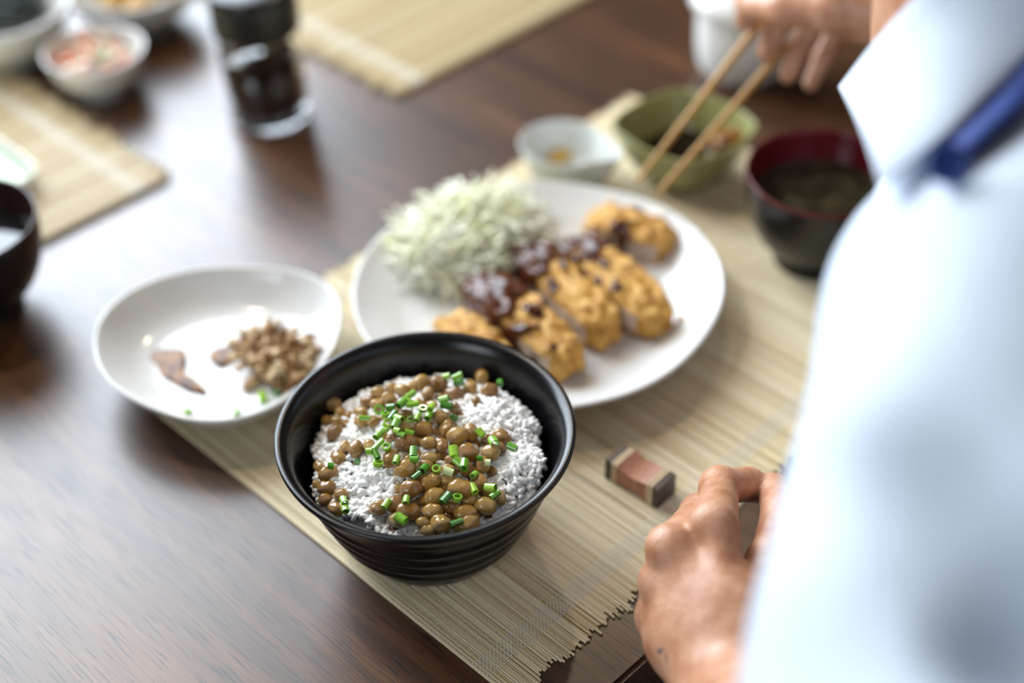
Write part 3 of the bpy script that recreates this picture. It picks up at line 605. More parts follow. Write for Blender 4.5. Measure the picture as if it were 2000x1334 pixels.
def cutlet(p0, p1, W, H, label, seed, smask, cut=None):
    a = P(*p0, PT+H*.5); b = P(*p1, PT+H*.5); d = b-a; L = np.linalg.norm(d); ang = math.atan2(d[1], d[0]); c = (a+b)/2; c[2] = TZ+PT-.0003
    t = thing('cutlet_slice', label, 'fried cutlet', c, ang, 'slices of fried cutlet')
    bm = bmesh.new(); bmesh.ops.create_cube(bm, size=2); bmesh.ops.subdivide_edges(bm, edges=list(bm.edges), cuts=27, use_grid_fill=True)
    for q in bm.verts:
        x, y, z = q.co; p = 5.0; k = (abs(x)**p+abs(y)**p+abs(z)**p)**(1/p); s = Vector((x/k, y/k, z/k))
        taper = 1-.12*s.x*s.x
        q.co = Vector((s.x*L/2, s.y*W/2*taper, (s.z*.5+.5)*H*(1-.16*s.x*s.x)))
    bm.normal_update(); base = {}
    so = Vector((seed*.37, seed*.11, seed*.7))
    for q in bm.verts:
        c3 = q.co.copy(); n3 = q.normal
        dd = .0034*mnoise.noise(c3*150+so)+.0022*mnoise.noise(c3*330+so)+.0022*max(0, .35-mnoise.voronoi(c3*190+so)[0][0])
        side = abs(n3.y) > .75
        base[q.index] = dd*(.4 if side else 1)
    co_ = {q.index: q.co+q.normal*base[q.index] for q in bm.verts}
    nr = {q.index: q.normal.copy() for q in bm.verts}
    for q in bm.verts:
        q.co = co_[q.index]
        if q.co.z < .0004: q.co.z = .0004
    me = bpy.data.meshes.new('crust'); bm.to_mesh(me); me.materials.append(M['crust']); me.materials.append(M['meat'])
    for pl in me.polygons:
        if abs(pl.normal.y) > .8 and .18*H < pl.center.z < .74*H and abs(pl.center.x) < .42*L: pl.material_index = 1
    new_obj('crust', me, None, t)
    # glossy sauce clinging to part of the top: a shell of its own
    V, F, ids = [], [], {}
    for fc in bm.faces:
        cc = fc.calc_center_median(); u, v = cc.x/(L/2), cc.y/(W/2)
        if fc.normal.z > -.15 and cc.z > .35*H and smask(u, v)+1.1*mnoise.noise(cc*110+so*2) > .55:
            idx = []
            for q in fc.verts:
                if q.index not in ids: ids[q.index] = len(V); V.append(q.co+nr[q.index]*.0011+Vector((0, 0, .0003)))
                idx.append(ids[q.index])
            F.append(tuple(idx))
    if F:
        o = new_obj('sauce', mesh('sauce', [tuple(q) for q in V], F), 'katsu_sauce', t)
        sm = o.modifiers.new('thickness', 'SOLIDIFY'); sm.thickness = .0012; sm.offset = -.2
    bm.free()
cutlet((868, 628), (985, 715), .026, .020, 'plain golden cutlet slice half hidden behind the black bowl rim', 3, lambda u, v: -1)
cutlet((928, 556), (1120, 712), .030, .026, 'golden cutlet slice with dark sauce on one end, next to the black bowl', 5, lambda u, v: .75-1.1*(u+.15)+.3*(-v))
cutlet((1018, 492), (1190, 652), .029, .026, 'middle golden cutlet slice with a sauced end between two other slices', 8, lambda u, v: .55-1.0*(u+.25))
cutlet((1112, 480), (1292, 630), .032, .026, 'wide golden cutlet slice with sauce spots facing the plate rim', 12, lambda u, v: .5-.9*(u+.35)-.3*v)
cutlet((1150, 432), (1312, 478), .030, .023, 'end slice of cutlet showing pale meat, set apart from the others', 17, lambda u, v: .62-2.2*abs(u-.02)-.4*v)
def crumb(px, py, z, s, mt, label, name, cat, group=None, seed=1):
    q = P(px, py, z); tag(new_obj(name, blob(name, s, s*.55, s*.45, 10, 8, rough=.5, seed=seed), mt, None, (q[0], q[1], TZ+z+s*.25)), label, cat, group)
crumb(1330, 628, .0155, .0042, 'crust', 'stray brown fried crumb near the rim of the large plate', 'fried_crumb', 'crumb')

# ------------------------------------------------------------------ small side plate with leftovers
SCn = C2W(-0.173, 0.664, 0)
sw = wob([(3, .035, .4), (2, .025, 2.2), (4, .012, 1.0), (6, .006, .5)])
sp_prof = smooth_prof([(0, .003), (.028, .003), (.034, .0003), (.038, .0003), (.043, .004), (.055, .0085), (.066, .0195), (.0715, .0282), (.0722, .0296), (.0712, .0304), (.0695, .0296), (.063, .0215), (.056, .0150), (.049, .0112), (.040, .0094), (.025, .0084), (.0, .0080)], 5)
def sp_rf(t, r, z): return r*(1+(sw(t)-1)*min(1, r/.06)**2)
tag(new_obj('side_plate', lathe('side_plate', sp_prof, 112, sp_rf, lambda t, r, z: z*(1+.05*math.cos(2*t+1)*(r/.07)**2)), 'white', None, (SCn[0], SCn[1], TZ+.0015)), 'small uneven white dish with sauce puddles and leftover flakes', 'dish')
ST = .0112
def puddle(name, outline, z, th, mt, label, cat='sauce'):
    pts = [P(px, py, z) for px, py in outline]; c = sum(pts)/len(pts)
    # smooth closed outline
    n = len(pts); ring = []
    for i in range(n):
        p0, p1, p2, p3 = pts[i-1], pts[i], pts[(i+1) % n], pts[(i+2) % n]
        for s in range(6):
            t = s/6; ring.append(.5*((2*p1)+(-p0+p2)*t+(2*p0-5*p1+4*p2-p3)*t*t+(-p0+3*p1-3*p2+p3)*t**3)-c)
    ring = np.array(ring); N = len(ring); V = []; lv = [(1, 0), (.97, th*.5), (.9, th*.85), (.7, th), (.35, th*1.02)]
    for k, h in lv: V += [(x*k, y*k, h) for x, y, _ in ring]
    V.append((0, 0, th)); F = []
    for l in range(len(lv)-1):
        for i in range(N): F.append((l*N+i, l*N+(i+1) % N, (l+1)*N+(i+1) % N, (l+1)*N+i))
    F += [((len(lv)-1)*N+i, (len(lv)-1)*N+(i+1) % N, len(lv)*N) for i in range(N)]
    tag(new_obj(name, mesh(name, V, F), mt, None, (c[0], c[1], TZ+z-.0003)), label, cat)
puddle('sauce_puddle', [(280, 690), (312, 682), (356, 682), (364, 704), (360, 728), (382, 742), (405, 768), (372, 764), (343, 750), (317, 735), (304, 712)], ST, .0009, 'amber', 'long amber sauce puddle on the small white dish')
puddle('sauce_puddle', [(408, 690), (432, 677), (472, 674), (484, 690), (458, 699), (434, 714), (416, 706)], ST, .0009, 'amber', 'short amber sauce smear beside the flakes on the small dish')
tag(strands('bonito_flakes', 150, 548, 714, .017, .030, .012, ST, (.012, .028), (.0015, .005), 'flake', curl=2.0, seed=5, mound=True, tilt=.6), 'leftover heap of brown bonito flakes on the small white dish', 'fish flakes', kind='stuff')
crumb(492, 752, ST, .0062, 'flake', 'brown clump of leftover flakes lying apart in the small dish', 'flake_clump', 'fish flakes', seed=4)
for (px, py, s, a, lb) in ((513, 775, 60, 80, 'green chive piece at the foot of the leftover flakes'), (540, 765, 46, 20, 'small chive piece in the leftover flakes'), (462, 804, 60, 85, 'single bright chive piece near the rim of the small dish'), (367, 803, 34, 20, 'tiny chive fleck alone on the small white dish'), (588, 748, 40, 60, 'chive bit between leftover flakes and black bowl')):
    chive(px, py, P(px, py, ST+.004), s, a, 0, lb, 'chive bits on the small dish')

# ------------------------------------------------------------------ dishes behind the plate
def shaped_dish(name, c, outline, zs, mt, label, cat, foot=.5):
    """outline(t)->radius; zs: list of (scale, z) going outside bottom -> rim -> inside bottom"""
    v, f = [], []; n = 96; k = len(zs)
    for i in range(n):
        t = 2*math.pi*i/n; r = outline(t)
        for s, z in zs: v.append((r*s*math.cos(t), r*s*math.sin(t), z))
    for i in range(n):
        a, b = i*k, ((i+1) % n)*k
        for j in range(k-1): f.append((a+j, b+j, b+j+1, a+j+1))
    me = mesh(name, v, f); bm = bmesh.new(); bm.from_mesh(me); bmesh.ops.remove_doubles(bm, verts=bm.verts, dist=1e-6); bmesh.ops.recalc_face_normals(bm, faces=bm.faces); bm.to_mesh(me); bm.free()
    return tag(new_obj(name, me, mt, None, c), label, cat)
HR = math.atan2(RT[1], RT[0])      # world heading of the photograph's horizontal
def superell(a, b, p, rot=0.0):
    def f(t):
        t = t-rot; return ((abs(math.cos(t))/a)**p+(abs(math.sin(t))/b)**p)**(-1/p)
    return f
def wall_prof(h, foot, wall=.05, depth=.8):
    pts = [(0, .002), (foot*.85, .002), (foot*.9, 0), (foot, 0), (foot+.06, h*.10), (foot+(1-foot)*.55, h*.38), (.95, h*.80), (1.0, h*.985), (.985, h), (.955, h*.985), (.9, h*.78), (foot+(1-foot)*.45, h*.36), (foot*.9, h*.16), (foot*.5, h*.12), (0, h*.115)]
    return smooth_prof(pts, 4)
# olive dish: a squarish boat with soft corners left and right
gc = (P(1207, 250, .041)+P(1475, 243, .041)+P(1330, 172, .041)+P(1335, 330, .041))/4; gc[2] = TZ+.0019
gd_out = superell(.050, .047, 1.45, HR-.06)
shaped_dish('sauce_dish', gc, gd_out, wall_prof(.041, .55), 'green_glaze', 'olive green glazed dish with dark soy sauce under the chopsticks', 'dish')
def disc(name, c, rf, z, mt, label, cat, th=.0006):
    n = 64; V = [(rf(2*math.pi*i/n)*math.cos(2*math.pi*i/n), rf(2*math.pi*i/n)*math.sin(2*math.pi*i/n), 0) for i in range(n)]+[(0, 0, th)]
    tag(new_obj(name, mesh(name, V, [(i, (i+1) % n, n) for i in range(n)]), mt, None, (c[0], c[1], TZ+z)), label, cat)
disc('soy_sauce', gc, lambda t: gd_out(t)*.745, .0178, 'soy', 'dark soy sauce lying in the olive green dish', 'sauce')
q = P(1425, 265, .03); tag(new_obj('mustard_dab', blob('mustard_dab', .014, .010, .006, 16, 10, rough=.25), 'amber', None, (q[0], q[1], q[2]-.003)), 'amber yellow dab on the inner wall of the olive dish', 'condiment')
# pale teardrop dish with mustard
tc_ = (P(1007, 275, .03)+P(1205, 318, .03)+P(1085, 222, .03)+P(1105, 330, .03))/4; tc_[2] = TZ+.0019
def tear(t):
    a = (t-(HR-.42)+math.pi) % (2*math.pi)-math.pi
    return .030*(1+.42*math.exp(-(a/.33)**2)+.03*math.cos(2*a))
shaped_dish('condiment_dish', tc_, tear, wall_prof(.031, .6), 'clear_white', 'small pale teardrop-shaped dish with mustard behind the large plate', 'dish')
q = P(1095, 308, .008); tag(new_obj('mustard_dab', blob('mustard_dab', .010, .007, .004, 16, 10, rough=.3), 'mustard', None, (q[0], q[1], TZ+.010)), 'yellow brown mustard dab in the pale teardrop dish', 'condiment')
# lacquer soup bowls
def soup_bowl(c, inner, broth, label, lb2):
    t = thing('soup_bowl', label, 'bowl', c, group='lacquer soup bowls')
    out = smooth_prof([(0, .004), (.022, .004), (.0245, 0), (.0265, 0), (.0262, .006), (.0275, .010), (.038, .020), (.0455, .036), (.0485, .054), (.0492, .0655)], 5)
    inn = smooth_prof([(.0492, .0655), (.0490, .0668), (.0480, .0668), (.0470, .0645), (.0462, .053), (.043, .036), (.035, .021), (.02, .013), (0, .012)], 5)
    new_obj('outer_shell', lathe('outer_shell', out, 96), 'lacquer_black', t); new_obj('inner_lining', lathe('inner_lining', inn, 96), inner, t)
    disc('soup', (c[0], c[1]), lambda a: .0455, c[2]-TZ+.0455, broth, lb2, 'soup')
sb = P(1606, 512, 0); sbc = P(1611, 340, .0665); soup_bowl((sbc[0], sbc[1], TZ+.0019), 'lacquer_red', 'soup', 'black lacquer soup bowl with dark red lining beside the shirt', 'dark miso soup in the red-lined bowl')
for k, (px, py) in enumerate(((1552, 368), (1600, 372))):
    q = P(px, py, .0455); tag(new_obj('tofu_cube', boxmesh('tofu_cube', -.005, .005, -.005, .005, -.004, .0018, .001), 'tofu', None, q, smooth=False), 'pale tofu cube barely breaking the surface of the miso soup', 'tofu', 'tofu cubes in the soup')
lbc = P(-88, 437, .0665); soup_bowl((lbc[0], lbc[1], TZ+.0012), 'lacquer_brown', 'soup_dark', 'dark lacquer soup bowl with mirror-like broth by the far placemat', 'dark broth reflecting the window in the brown-lined bowl')
# lidded white cup
cc_ = P(1447, 140, 0); cc_[2] = TZ+.0003
t = thing('lidded_cup', 'white ceramic cup with overhanging lid beyond the chopsticks', 'cup', cc_)
new_obj('cup_body', lathe('cup_body', smooth_prof([(0, .003), (.022, .003), (.025, 0), (.028, .001), (.034, .010), (.0370, .028), (.0375, .056), (.0380, .0595), (.0365, .0595), (.0355, .05), (.034, .025), (.02, .008), (0, .007)], 5), 72), 'white', t)
new_obj('lid', lathe('lid', smooth_prof([(.0385, .0598), (.0425, .0605), (.0440, .0640), (.0425, .0690), (.034, .0755), (.018, .0795), (.0085, .0805), (.008, .0845), (.0105, .0885), (.008, .092), (0, .0925)], 5), 72), 'white', t)
# soy sauce jar
jc = P(526, 222, 0); jc[2] = TZ+.0003
t = thing('soy_sauce_jar', 'glass soy sauce jar with black cap, half full of dark sauce', 'jar', jc)
R0 = .0300
new_obj('glass_body', lathe('glass_body', smooth_prof([(0, .004), (.024, .003), (R0-.002, .0), (R0, .002), (R0, .02), (R0-.0005, .06), (R0-.002, .088), (R0-.0045, .088), (R0-.0030, .06), (R0-.0026, .02), (R0-.004, .0085), (.015, .0065), (0, .0065)], 5), 72), 'glass', t)
new_obj('soy_sauce', lathe('soy_sauce', [(0, .0067), (.015, .0067), (R0-.0040, .0088), (R0-.0027, .021), (R0-.0027, .052), (0, .052)], 64), 'soy', t)
new_obj('cap', lathe('cap', smooth_prof([(R0-.004, .0725), (R0+.0015, .0735), (R0+.002, .080), (R0+.0015, .100), (R0-.002, .106), (.012, .108), (0, .108)], 4), 64), 'plastic', t)
# bowls at the far left
def round_bowl(name, px, py, R, H, label, mt='white', z=.0003, foot=.5):
    c = P(px, py, H); c[2] = TZ+z
    prof = smooth_prof([(0, .002), (R*foot*.85, .002), (R*foot*.92, 0), (R*foot, 0), (R*(foot+.05), H*.12), (R*.86, H*.5), (R*.97, H*.88), (R, H*.985), (R*.985, H), (R*.955, H*.98), (R*.93, H*.86), (R*.80, H*.48), (R*.45, H*.16), (0, H*.13)], 5)
    tag(new_obj(name, lathe(name, prof, 80), mt, None, c), label, 'bowl'); return c
c1 = round_bowl('pickle_bowl', 182, 96, .0385, .035, 'small white bowl of carrot and radish pickles')
c2 = round_bowl('seaweed_bowl', -6, 8, .057, .046, 'large white bowl of dark seaweed salad')
c3 = round_bowl('fried_food_bowl', 255, -42, .056, .040, 'wide white bowl of brown fried food behind the pickles')
def heap(c, R, z, n, mts, label, name, cat, size, grp, seed=2):
    r = random.Random(seed)
    for k in range(n):
        a = r.uniform(0, 6.28); rr = R*math.sqrt(r.random()); s = r.uniform(*size); mt, lb = mts[k % len(mts)]
        nm = name[k % len(name)]
        o = new_obj(nm, boxmesh(nm, -s, s, -s*.22, s*.22, -s*.16, s*.16, s*.08), mt, None, (c[0]+rr*math.cos(a), c[1]+rr*math.sin(a), TZ+z+.010*(1-(rr/R)**2)+r.uniform(-.001, .003)), smooth=False)
        o.rotation_euler = (r.gauss(0, .3), r.gauss(0, .35), r.uniform(0, 6.28)); tag(o, lb, cat, grp)
heap(c1, .027, .0225, 34, [('carrot', 'orange carrot strip in the small white pickle bowl'), ('radish', 'pale radish strip in the small white pickle bowl'), ('carrot', 'orange carrot strip in the small white pickle bowl')], '', ('carrot_strip', 'radish_strip', 'carrot_strip'), 'pickle', (.006, .011), 'pickle strips in the small bowl')
for (px, py, a) in ((192, 112, 20), (205, 100, 70)):
    chive(px, py, P(px, py, .039), 70, a, 0, 'green chive piece on the carrot and radish pickles', 'chive bits on the pickles')
tag(strands('seaweed_salad', 260, -8, 32, .040, .040, .014, .020, (.02, .04), (.0015, .0025), 'seaweed', curl=2.0, seed=9), 'dark tangled seaweed salad in the large white bowl', 'seaweed', kind='stuff')
r_ = random.Random(4)
for k in range(9):
    a = k*2.4; rr = .010*math.sqrt(k)
    o = new_obj('fried_piece', blob('fried_piece', r_.uniform(.012, .017), .010, .009, 16, 10, rough=.35, seed=k), 'fried', None, (c3[0]+rr*math.cos(a), c3[1]+rr*math.sin(a), TZ+.026+.010*(1-rr/.03)))
    o.rotation_euler = (0, 0, a); tag(o, 'golden brown fried morsel in the wide white bowl', 'fried food', 'fried morsels in the bowl')
# pale green square dish on the far left mat
gq = P(76, 345, .012); gs = .062
gqc = gq+np.array([-gs, .0, 0]) + np.array([0, gs, 0])*.72
shaped_dish('square_dish', (gqc[0]+.004, gqc[1]+.004, TZ+.0040), superell(gs, gs*.85, 9, 0), smooth_prof([(0, .001), (.85, .001), (.88, 0), (.91, .001), (.98, .009), (1, .0125), (.99, .0135), (.965, .0125), (.92, .0058), (.89, .0046), (.5, .0045), (0, .0045)], 3), 'white', 'pale square dish with green inside and white rim on the far placemat', 'dish')
sd = bpy.data.objects['square_dish']; sd.data.materials.append(M['celadon'])
for pl in sd.data.polygons:
    if pl.center.z > .0035 and max(abs(pl.center.x)/gs, abs(pl.center.y)/(gs*.85)) < .93 and pl.normal.z > .3: pl.material_index = 1

# ------------------------------------------------------------------ chopsticks
def stick(tip, far, length, label):
    a, b = np.asarray(tip), np.asarray(far); d = (b-a)/np.linalg.norm(b-a)
    c = a; o = new_obj('chopstick', tube('chopstick', [d*0, d*.004, d*.10, d*length*.98, d*length], [.0012, .0017, .0026, .0036, .0030], 14), 'stick', None, c)
    tag(o, label, 'chopstick', 'pair of bamboo chopsticks')
ST1 = (P(1243, 357, .052), P(1480, 50, .128)); ST2 = (P(1284, 380, .050), P(1562, 60, .125))
stick(*ST1, .225, 'bamboo chopstick pinched between thumb and fingertip, over the dish corner')
stick(*ST2, .225, 'bamboo chopstick resting in the hand, over the middle of the olive dish')

# ------------------------------------------------------------------ person
EL = C2W(.121, .19, .205)                           # left elbow
SHL = PD(2015, 700, .52); SHR = C2W(.29, .70, .25); NECK = C2W(.25, .56, .285); HIP = C2W(.476, .40, -.24)
WR = P(1428, 1356, .046)
LH = dict(
 i=[P(1396, 1032, .078), P(1406, 950, .058), P(1462, 946, .044), P(1496, 958, .036)],
 m=[P(1314, 1076, .070), P(1368, 1004, .043), P(1405, 1010, .026), P(1420, 1035, .020)],
 r=[P(1296, 1142, .055), P(1316, 1072, .028), P(1358, 1075, .016), P(1385, 1095, .014)],
 p=[P(1289, 1208, .040), P(1292, 1142, .018), P(1325, 1138, .011), P(1352, 1150, .011)],
 t=[P(1470, 1215, .058), P(1512, 1100, .062), P(1530, 1010, .055), P(1512, 955, .042)])
LR = dict(i=[.0112, .0095, .0085, .0072], m=[.0115, .0098, .0086, .0074], r=[.0108, .0092, .0082, .0072], p=[.0098, .0082, .0074, .0066], t=[.0150, .0125, .0108, .0085])
def hand_sdf(X, H, R, wrist, elbow, wr=.0235, er=.038, k=.0055):
    ab = wrist-elbow; ax = ab/np.linalg.norm(ab)
    d = seg_d(X, elbow, elbow+ab*.55, er, er*.86); d = smin(d, seg_d(X, elbow+ab*.5, wrist, er*.88, wr), .02)
    mid = {q: H[q][0]*.5+wrist*.5 for q in 'imrp'}
    for q, rr in zip('imrp', (.0150, .0155, .0150, .0140)):
        d = smin(d, seg_d(X, wrist+(H[q][0]-wrist)*.08, H[q][0], .0160, rr-.0055), .010)
    f = None
    d = smin(d, seg_d(X, (H['i'][0]+wrist*2)/3, (H['p'][0]*2+wrist)/3, .016, .014), .02)
    d = smin(d, seg_d(X, wrist, H['t'][0], .017, R['t'][0]), .018)
    d = smin(d, seg_d(X, H['t'][0], (H['i'][0]*.55+wrist*.45), .013, .011), .016)
    for q in 'imrpt':
        J, rr = H[q], R[q]; g = seg_d(X, J[0], J[1], rr[0], rr[1]*.97)
        for a in (1, 2): g = smin(g, seg_d(X, J[a], J[a+1], rr[a], rr[a+1]), .003)
        g = np.minimum(g, smin(g, np.linalg.norm(X-J[1], axis=1)-rr[1]*1.06, .003))
        f = g if f is None else smin(f, g, .0022)
    d = smin(d, f, k)
    return d
def hand_mesh(H, R, wrist, elbow, h, extra=None, **kw):
    pts = np.vstack([np.array(H[q]) for q in H]+[wrist[None], elbow[None]]); lo = pts.min(0)-.055; hi = pts.max(0)+.055
    fn = lambda X: hand_sdf(X, H, R, wrist, elbow, **kw)
    if extra: f0 = fn; fn = lambda X: extra(X, f0(X))
    return surface_nets(fn, lo, hi, h)
def left_extra(X, d):
    # knuckle and tendon relief, web crease
    for q in 'imrp':
        n = np.array([0, 0, 1.])
        d = smin(d, np.linalg.norm(X-(LH[q][0]+np.array([0, 0, .0030])-.002*RT), axis=1)-(.0102 if q in 'im' else .0092), .0045)
        tq = LH[q][0]+np.array([0, 0, .006]); tw = WR+np.array([0, 0, .016])
        d = smin(d, seg_d(X, tq, tw*.6+tq*.4, .0052, .0030), .005)
    return d
Vl, Fl = hand_mesh(LH, LR, WR, EL, .0016, left_extra)
# right hand holding the chopsticks
WRR = P(1735, 18, .135); ELR = C2W(.40, .70, .10)
RH = dict(
 i=[P(1600, -75, .175), P(1512, -58, .172), P(1462, -2, .150), P(1458, 42, .136)],
 m=[P(1640, -55, .165), P(1560, -20, .158), P(1520, 45, .134), P(1500, 100, .117)],
 r=[P(1668, -28, .152), P(1606, 20, .140), P(1564, 90, .118), P(1540, 146, .102)],
 p=[P(1690, 0, .140), P(1640, 50, .126), P(1608, 110, .108), P(1584, 163, .094)],
 t=[P(1690, 30, .150), P(1612, 22, .160), P(1530, 18, .158), P(1468, 10, .150)])
RR = dict(i=[.0110, .0093, .0083, .0070], m=[.0112, .0094, .0083, .0072], r=[.0105, .0084, .0070, .0060], p=[.0095, .0074, .0062, .0052], t=[.0150, .0120, .0105, .0085])
Vr, Fr = hand_mesh(RH, RR, WRR, ELR, .0022)
# head, neck and trunk under the shirt
FACE = C2W(.235-.95, .55+.31, .285)-NECK; FACE[2] = 0; FACE /= np.linalg.norm(FACE); SIDE = np.cross(np.array([0, 0, 1.]), FACE)
HT = NECK+FACE*.05+np.array([0, 0, .165])
dn = FACE*math.cos(.45)+np.array([0, 0, -math.sin(.45)]); upv = np.cross(dn, SIDE); upv = upv if upv[2] > 0 else -upv
HB = np.stack([dn, SIDE, upv], 1)
def hp(f, s, u): return HT+dn*f+SIDE*s+upv*u
def body_sdf(X):
    d = seg_d(X, NECK-np.array([0, 0, .05]), HT-np.array([0, 0, .02]), .058, .052)
    hd = ell_d(X, hp(-.012, 0, .03), (.096, .076, .085), HB); hd = smin(hd, seg_d(X, hp(.035, 0, -.03), hp(.062, 0, -.085), .056, .026), .03)
    hd = smin(hd, seg_d(X, hp(.090, 0, .015), hp(.108, 0, -.022), .008, .0125), .012)
    for s in (-1, 1):
        hd = smin(hd, ell_d(X, hp(-.01, s*.078, -.005), (.018, .007, .030), HB), .008)
        hd = -smin(-hd, np.linalg.norm(X-hp(.096, s*.031, .012), axis=1)-.014, .008)
        hd = smin(hd, np.linalg.norm(X-hp(.078, s*.031, .011), axis=1)-.0125, .003)
    hd = smin(hd, seg_d(X, hp(.084, -.018, -.055), hp(.084, .018, -.055), .0095, .0095), .008)
    d = smin(d, hd, .02)
    d = smin(d, seg_d(X, SHL, SHR, .045, .045), .04); d = smin(d, seg_d(X, NECK, HIP, .085, .10), .05)
    d = smin(d, seg_d(X, SHL, EL, .034, .034), .02); d = smin(d, seg_d(X, SHR, ELR, .045, .040), .03)
    return d
ap = np.vstack([SHL, SHR, NECK, HIP, EL, ELR, HT]); Vb, Fb = surface_nets(body_sdf, ap.min(0)-.14, ap.max(0)+.14, .0075)
O0 = np.array([HIP[0], HIP[1], 0.0])
person = new_obj('person', merge('person', [(Vl-O0, Fl.tolist()), (Vr-O0, Fr.tolist()), (Vb-O0, Fb.tolist())]), 'skin', None, O0)
tag(person, 'person in a white short-sleeved shirt holding chopsticks over the dishes', 'person')
def nail(c, d, up, s):
    d = Vector(d).normalized(); up = Vector(up).normalized(); y = up.cross(d).normalized(); z = d.cross(y)
    o = new_obj('fingernail', blob('fingernail', 1, .8, .22, 14, 8), 'nail', person)
    o.matrix_parent_inverse = Matrix.Identity(4)
    o.matrix_local = Matrix.Translation(Vector(c)-Vector(O0)) @ Matrix((d, y, z)).transposed().to_4x4() @ Matrix.Diagonal((s, s, s, 1))
tdir = LH['t'][3]-LH['t'][2]; tu = -FW+np.array([0, 0, .2]); nail(LH['t'][3]+tdir/np.linalg.norm(tdir)*.001+tu/np.linalg.norm(tu)*.0078, tdir, tu, .0062)
tdir = RH['t'][3]-RH['t'][2]; tu = -FW+.4*UP; nail(RH['t'][3]+tu/np.linalg.norm(tu)*.0078, tdir, tu, .0062)
def cam_hit(px, py, V, h=.003):
    d = ((px-1000)*RT-(py-667)*UP)/FPX+FW; d /= np.linalg.norm(d); q = V-CAM; t = q@d; off = np.linalg.norm(q-t[:, None]*d, axis=1); k = off < h
    return CAM+d*t[k].min() if k.any() else None
mq = cam_hit(1289, 1271, Vl)
if mq is not None:
    o = new_obj('mole', blob('mole', .0017, .0012, .0006, 10, 6), 'mole', person, mq-O0)
    o.rotation_euler = (math.radians(-30), 0, .6)
# shirt
def fold(X):
    return .0036*np.sin(X[:, 0]*30+X[:, 2]*31+1.1*np.sin(X[:, 1]*17))+.0015*np.sin(X[:, 1]*55-X[:, 2]*47+1.7*np.sin(X[:, 0]*21))
EL2 = SHL+(EL-SHL)*.92; ELR2 = SHR+(ELR-SHR)*.8
axl = (EL-SHL)/np.linalg.norm(EL-SHL)
GROOVES = [(PD(1780, 840, .402), PD(2050, 1260, .385), .008, .018), (PD(1530, 905, .44), PD(1760, 960, .405), .006, .010)]
def shirt_sdf(X):
    d = seg_d(X, C2W(.33, .52, .17), HIP+np.array([0, 0, .05]), .11, .135)
    d = smin(d, seg_d(X, SHL-np.array([0, 0, .01]), SHR-np.array([0, 0, .02]), .060, .066), .05)
    d = smin(d, seg_d(X, NECK+np.array([0, 0, -.03]), NECK-np.array([0, 0, .02])-FACE*.03, .052, .066), .04)
    d = smin(d, seg_d(X, SHL, EL2, .0685, .071), .028)
    d = smin(d, seg_d(X, PD(1972, 1060, .478), PD(1960, 1190, .462), .0735, .0735), .03)
    d = smin(d, seg_d(X, SHR, ELR2, .066, .068), .03)
    d = smin(d, seg_d(X, NECK-np.array([0, 0, .040])-FACE*.03, SHL, .055, .060), .03)
    for a, b, r0, r1 in GROOVES: d = -smin(-d, seg_d(X, a, b, r0, r1), .03)
    return d+fold(X)
ap = np.vstack([SHL, SHR, NECK, HIP, EL2, ELR2]); Vs, Fs = surface_nets(shirt_sdf, ap.min(0)-.2, ap.max(0)+.2, .0065)
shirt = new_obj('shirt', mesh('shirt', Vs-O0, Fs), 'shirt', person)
tag(shirt, 'plain white short-sleeved cotton shirt')
# collar: folded band, left wing in the photograph
def PS(px, py, depth, gap=.007):
    q = cam_hit(px, py, np.vstack([Vs, Vb]), .009)
    if q is not None: depth = min(depth, float((q-CAM)@FW)-gap)
    return PD(px, py, depth)
colT = [PS(1640, 172, .640), PS(1712, 80, .620), PS(1795, -12, .598), PS(1900, -105, .572), PS(2040, -190, .545)]
colB = [PS(1722, 362, .610), PS(1850, 262, .580), PS(1990, 120, .556), PS(2130, -10, .530), PS(2280, -110, .505)]
LEFTV = SHL-NECK; LEFTV[2] = 0; LEFTV /= np.linalg.norm(LEFTV); ZV = np.array([0, 0, 1.])
colT += [NECK-FACE*.070+LEFTV*.02+ZV*.055, NECK-FACE*.062-LEFTV*.035+ZV*.055, NECK-LEFTV*.068+ZV*.04]
colB += [NECK-FACE*.100+LEFTV*.03+ZV*.018, NECK-FACE*.092-LEFTV*.055+ZV*.018, NECK-LEFTV*.100+ZV*.005]
def strip_mesh(name, T_, B_, sub=8, bulge=.004, nv=7):
    def cr(L, t):
        i = min(int(t), len(L)-2); t -= i; p0, p1, p2, p3 = L[max(i-1, 0)], L[i], L[i+1], L[min(i+2, len(L)-1)]
        return .5*((2*p1)+(-p0+p2)*t+(2*p0-5*p1+4*p2-p3)*t*t+(-p0+3*p1-3*p2+p3)*t**3)
    n = (len(T_)-1)*sub; V, F = [], []
    for i in range(n+1):
        a, b = cr(T_, i/sub), cr(B_, i/sub)
        for j in range(nv):
            s = j/(nv-1); V.append(a+(b-a)*s-FW*bulge*math.sin(math.pi*s)-O0)
    for i in range(n):
        for j in range(nv-1): F.append((i*nv+j, i*nv+j+1, (i+1)*nv+j+1, (i+1)*nv+j))
    return mesh(name, V, F)
o = new_obj('collar', strip_mesh('collar', colT, colB), 'shirt', shirt); md = o.modifiers.new('thickness', 'SOLIDIFY'); md.thickness = .0022; md.offset = 0
md = o.modifiers.new('round', 'BEVEL'); md.width = .0009; md.segments = 2; md.limit_method = 'ANGLE'
navT = [PS(1800, 262, .600, .003), PS(1880, 205, .588, .003), PS(2000, 95, .566, .003), PS(2140, -30, .54, .003)]
navB = [PS(1835, 345, .602, .003), PS(1905, 275, .590, .003), PS(2040, 165, .568, .003), PS(2190, 40, .54, .003)]
o = new_obj('collar_band', strip_mesh('collar_band', navT, navB, bulge=0), 'navy', shirt); md = o.modifiers.new('thickness', 'SOLIDIFY'); md.thickness = .003
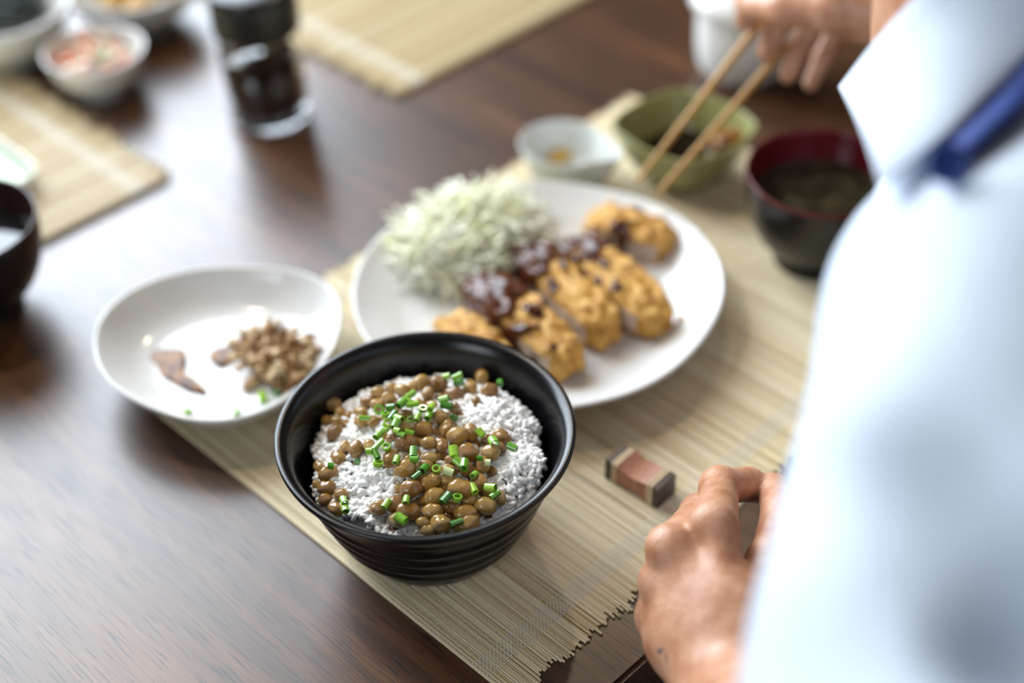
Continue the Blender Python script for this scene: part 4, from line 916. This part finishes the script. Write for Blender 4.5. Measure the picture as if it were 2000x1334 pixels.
bq = PS(1850, 322, .585, .005)-O0
bt = new_obj('button', lathe('button', smooth_prof([(0, .0014), (.005, .0014), (.0066, .0026), (.0075, .0022), (.0076, .0008), (.007, 0), (0, 0)], 3), 32), 'navy', shirt, bq)
bt.rotation_euler = Vector(-FW+.3*UP).to_track_quat('Z', 'Y').to_euler()
# hair and trousers (outside the frame)
def hair_sdf(X):
    d = ell_d(X, hp(-.022, 0, .038), (.108, .087, .098), HB)
    cut = (X-hp(.052, 0, 0))@dn; low = -((X-hp(0, 0, -.055))@upv)
    return np.maximum(np.maximum(d, cut-.3*np.clip((X-HT)@upv, 0, 1)), low)+.002*np.sin(X[:, 0]*240)*np.sin(X[:, 1]*210)
Vh, Fh = surface_nets(hair_sdf, HT-.17, HT+.18, .006); new_obj('hair', mesh('hair', Vh-O0, Fh), 'hair', person)
fwd = np.array([-.15, 1, 0]); fwd /= np.linalg.norm(fwd); sd_ = np.array([fwd[1], -fwd[0], 0])
def tr_sdf(X):
    d = seg_d(X, HIP-sd_*.07+np.array([0, 0, -.0]), HIP+sd_*.07, .115, .115)
    for s in (-1, 1):
        hj = HIP+sd_*.09*s-np.array([0, 0, .02]); kn = hj+fwd*.40+sd_*.05*s; kn[2] = .50; an = kn+fwd*.02; an[2] = .07
        d = smin(d, seg_d(X, hj, kn, .085, .066), .03); d = smin(d, seg_d(X, kn, an, .064, .052), .02)
        d = smin(d, seg_d(X, an-np.array([0, 0, .03]), an-np.array([0, 0, .03])+fwd*.14, .040, .038), .02)
    return d
Vt, Ft = surface_nets(tr_sdf, (HIP[0]-.5, HIP[1]-.25, -.02), (HIP[0]+.4, HIP[1]+.75, HIP[2]+.16), .011); new_obj('trousers', mesh('trousers', Vt-O0, Ft), 'trouser', person)
st = thing('stool', 'dark wooden stool under the seated person', 'stool', (HIP[0], HIP[1]-.03, 0))
sh_ = float(HIP[2])-.119
new_obj('seat', lathe('seat', smooth_prof([(0, sh_-.03), (.15, sh_-.03), (.17, sh_-.02), (.172, sh_-.005), (.165, sh_), (0, sh_)], 3), 48), 'table_leg', st)
for sx in (-1, 1):
    for sy in (-1, 1): new_obj('leg', tube('leg', [(sx*.14, sy*.14, 0), (sx*.10, sy*.10, sh_-.025)], [.014, .018], 12), 'table_leg', st)
if __name__ == '__main__':
    for q in LH: print(q, [round(float(np.linalg.norm(LH[q][i+1]-LH[q][i])), 4) for i in range(3)], round(float(np.linalg.norm(LH[q][0]-WR)), 4))
    for q in RH: print('R', q, [round(float(np.linalg.norm(RH[q][i+1]-RH[q][i])), 4) for i in range(3)], round(float(np.linalg.norm(RH[q][0]-WRR)), 4))
    print('sticks', [float(np.linalg.norm(s[1]-s[0])) for s in (ST1, ST2)])
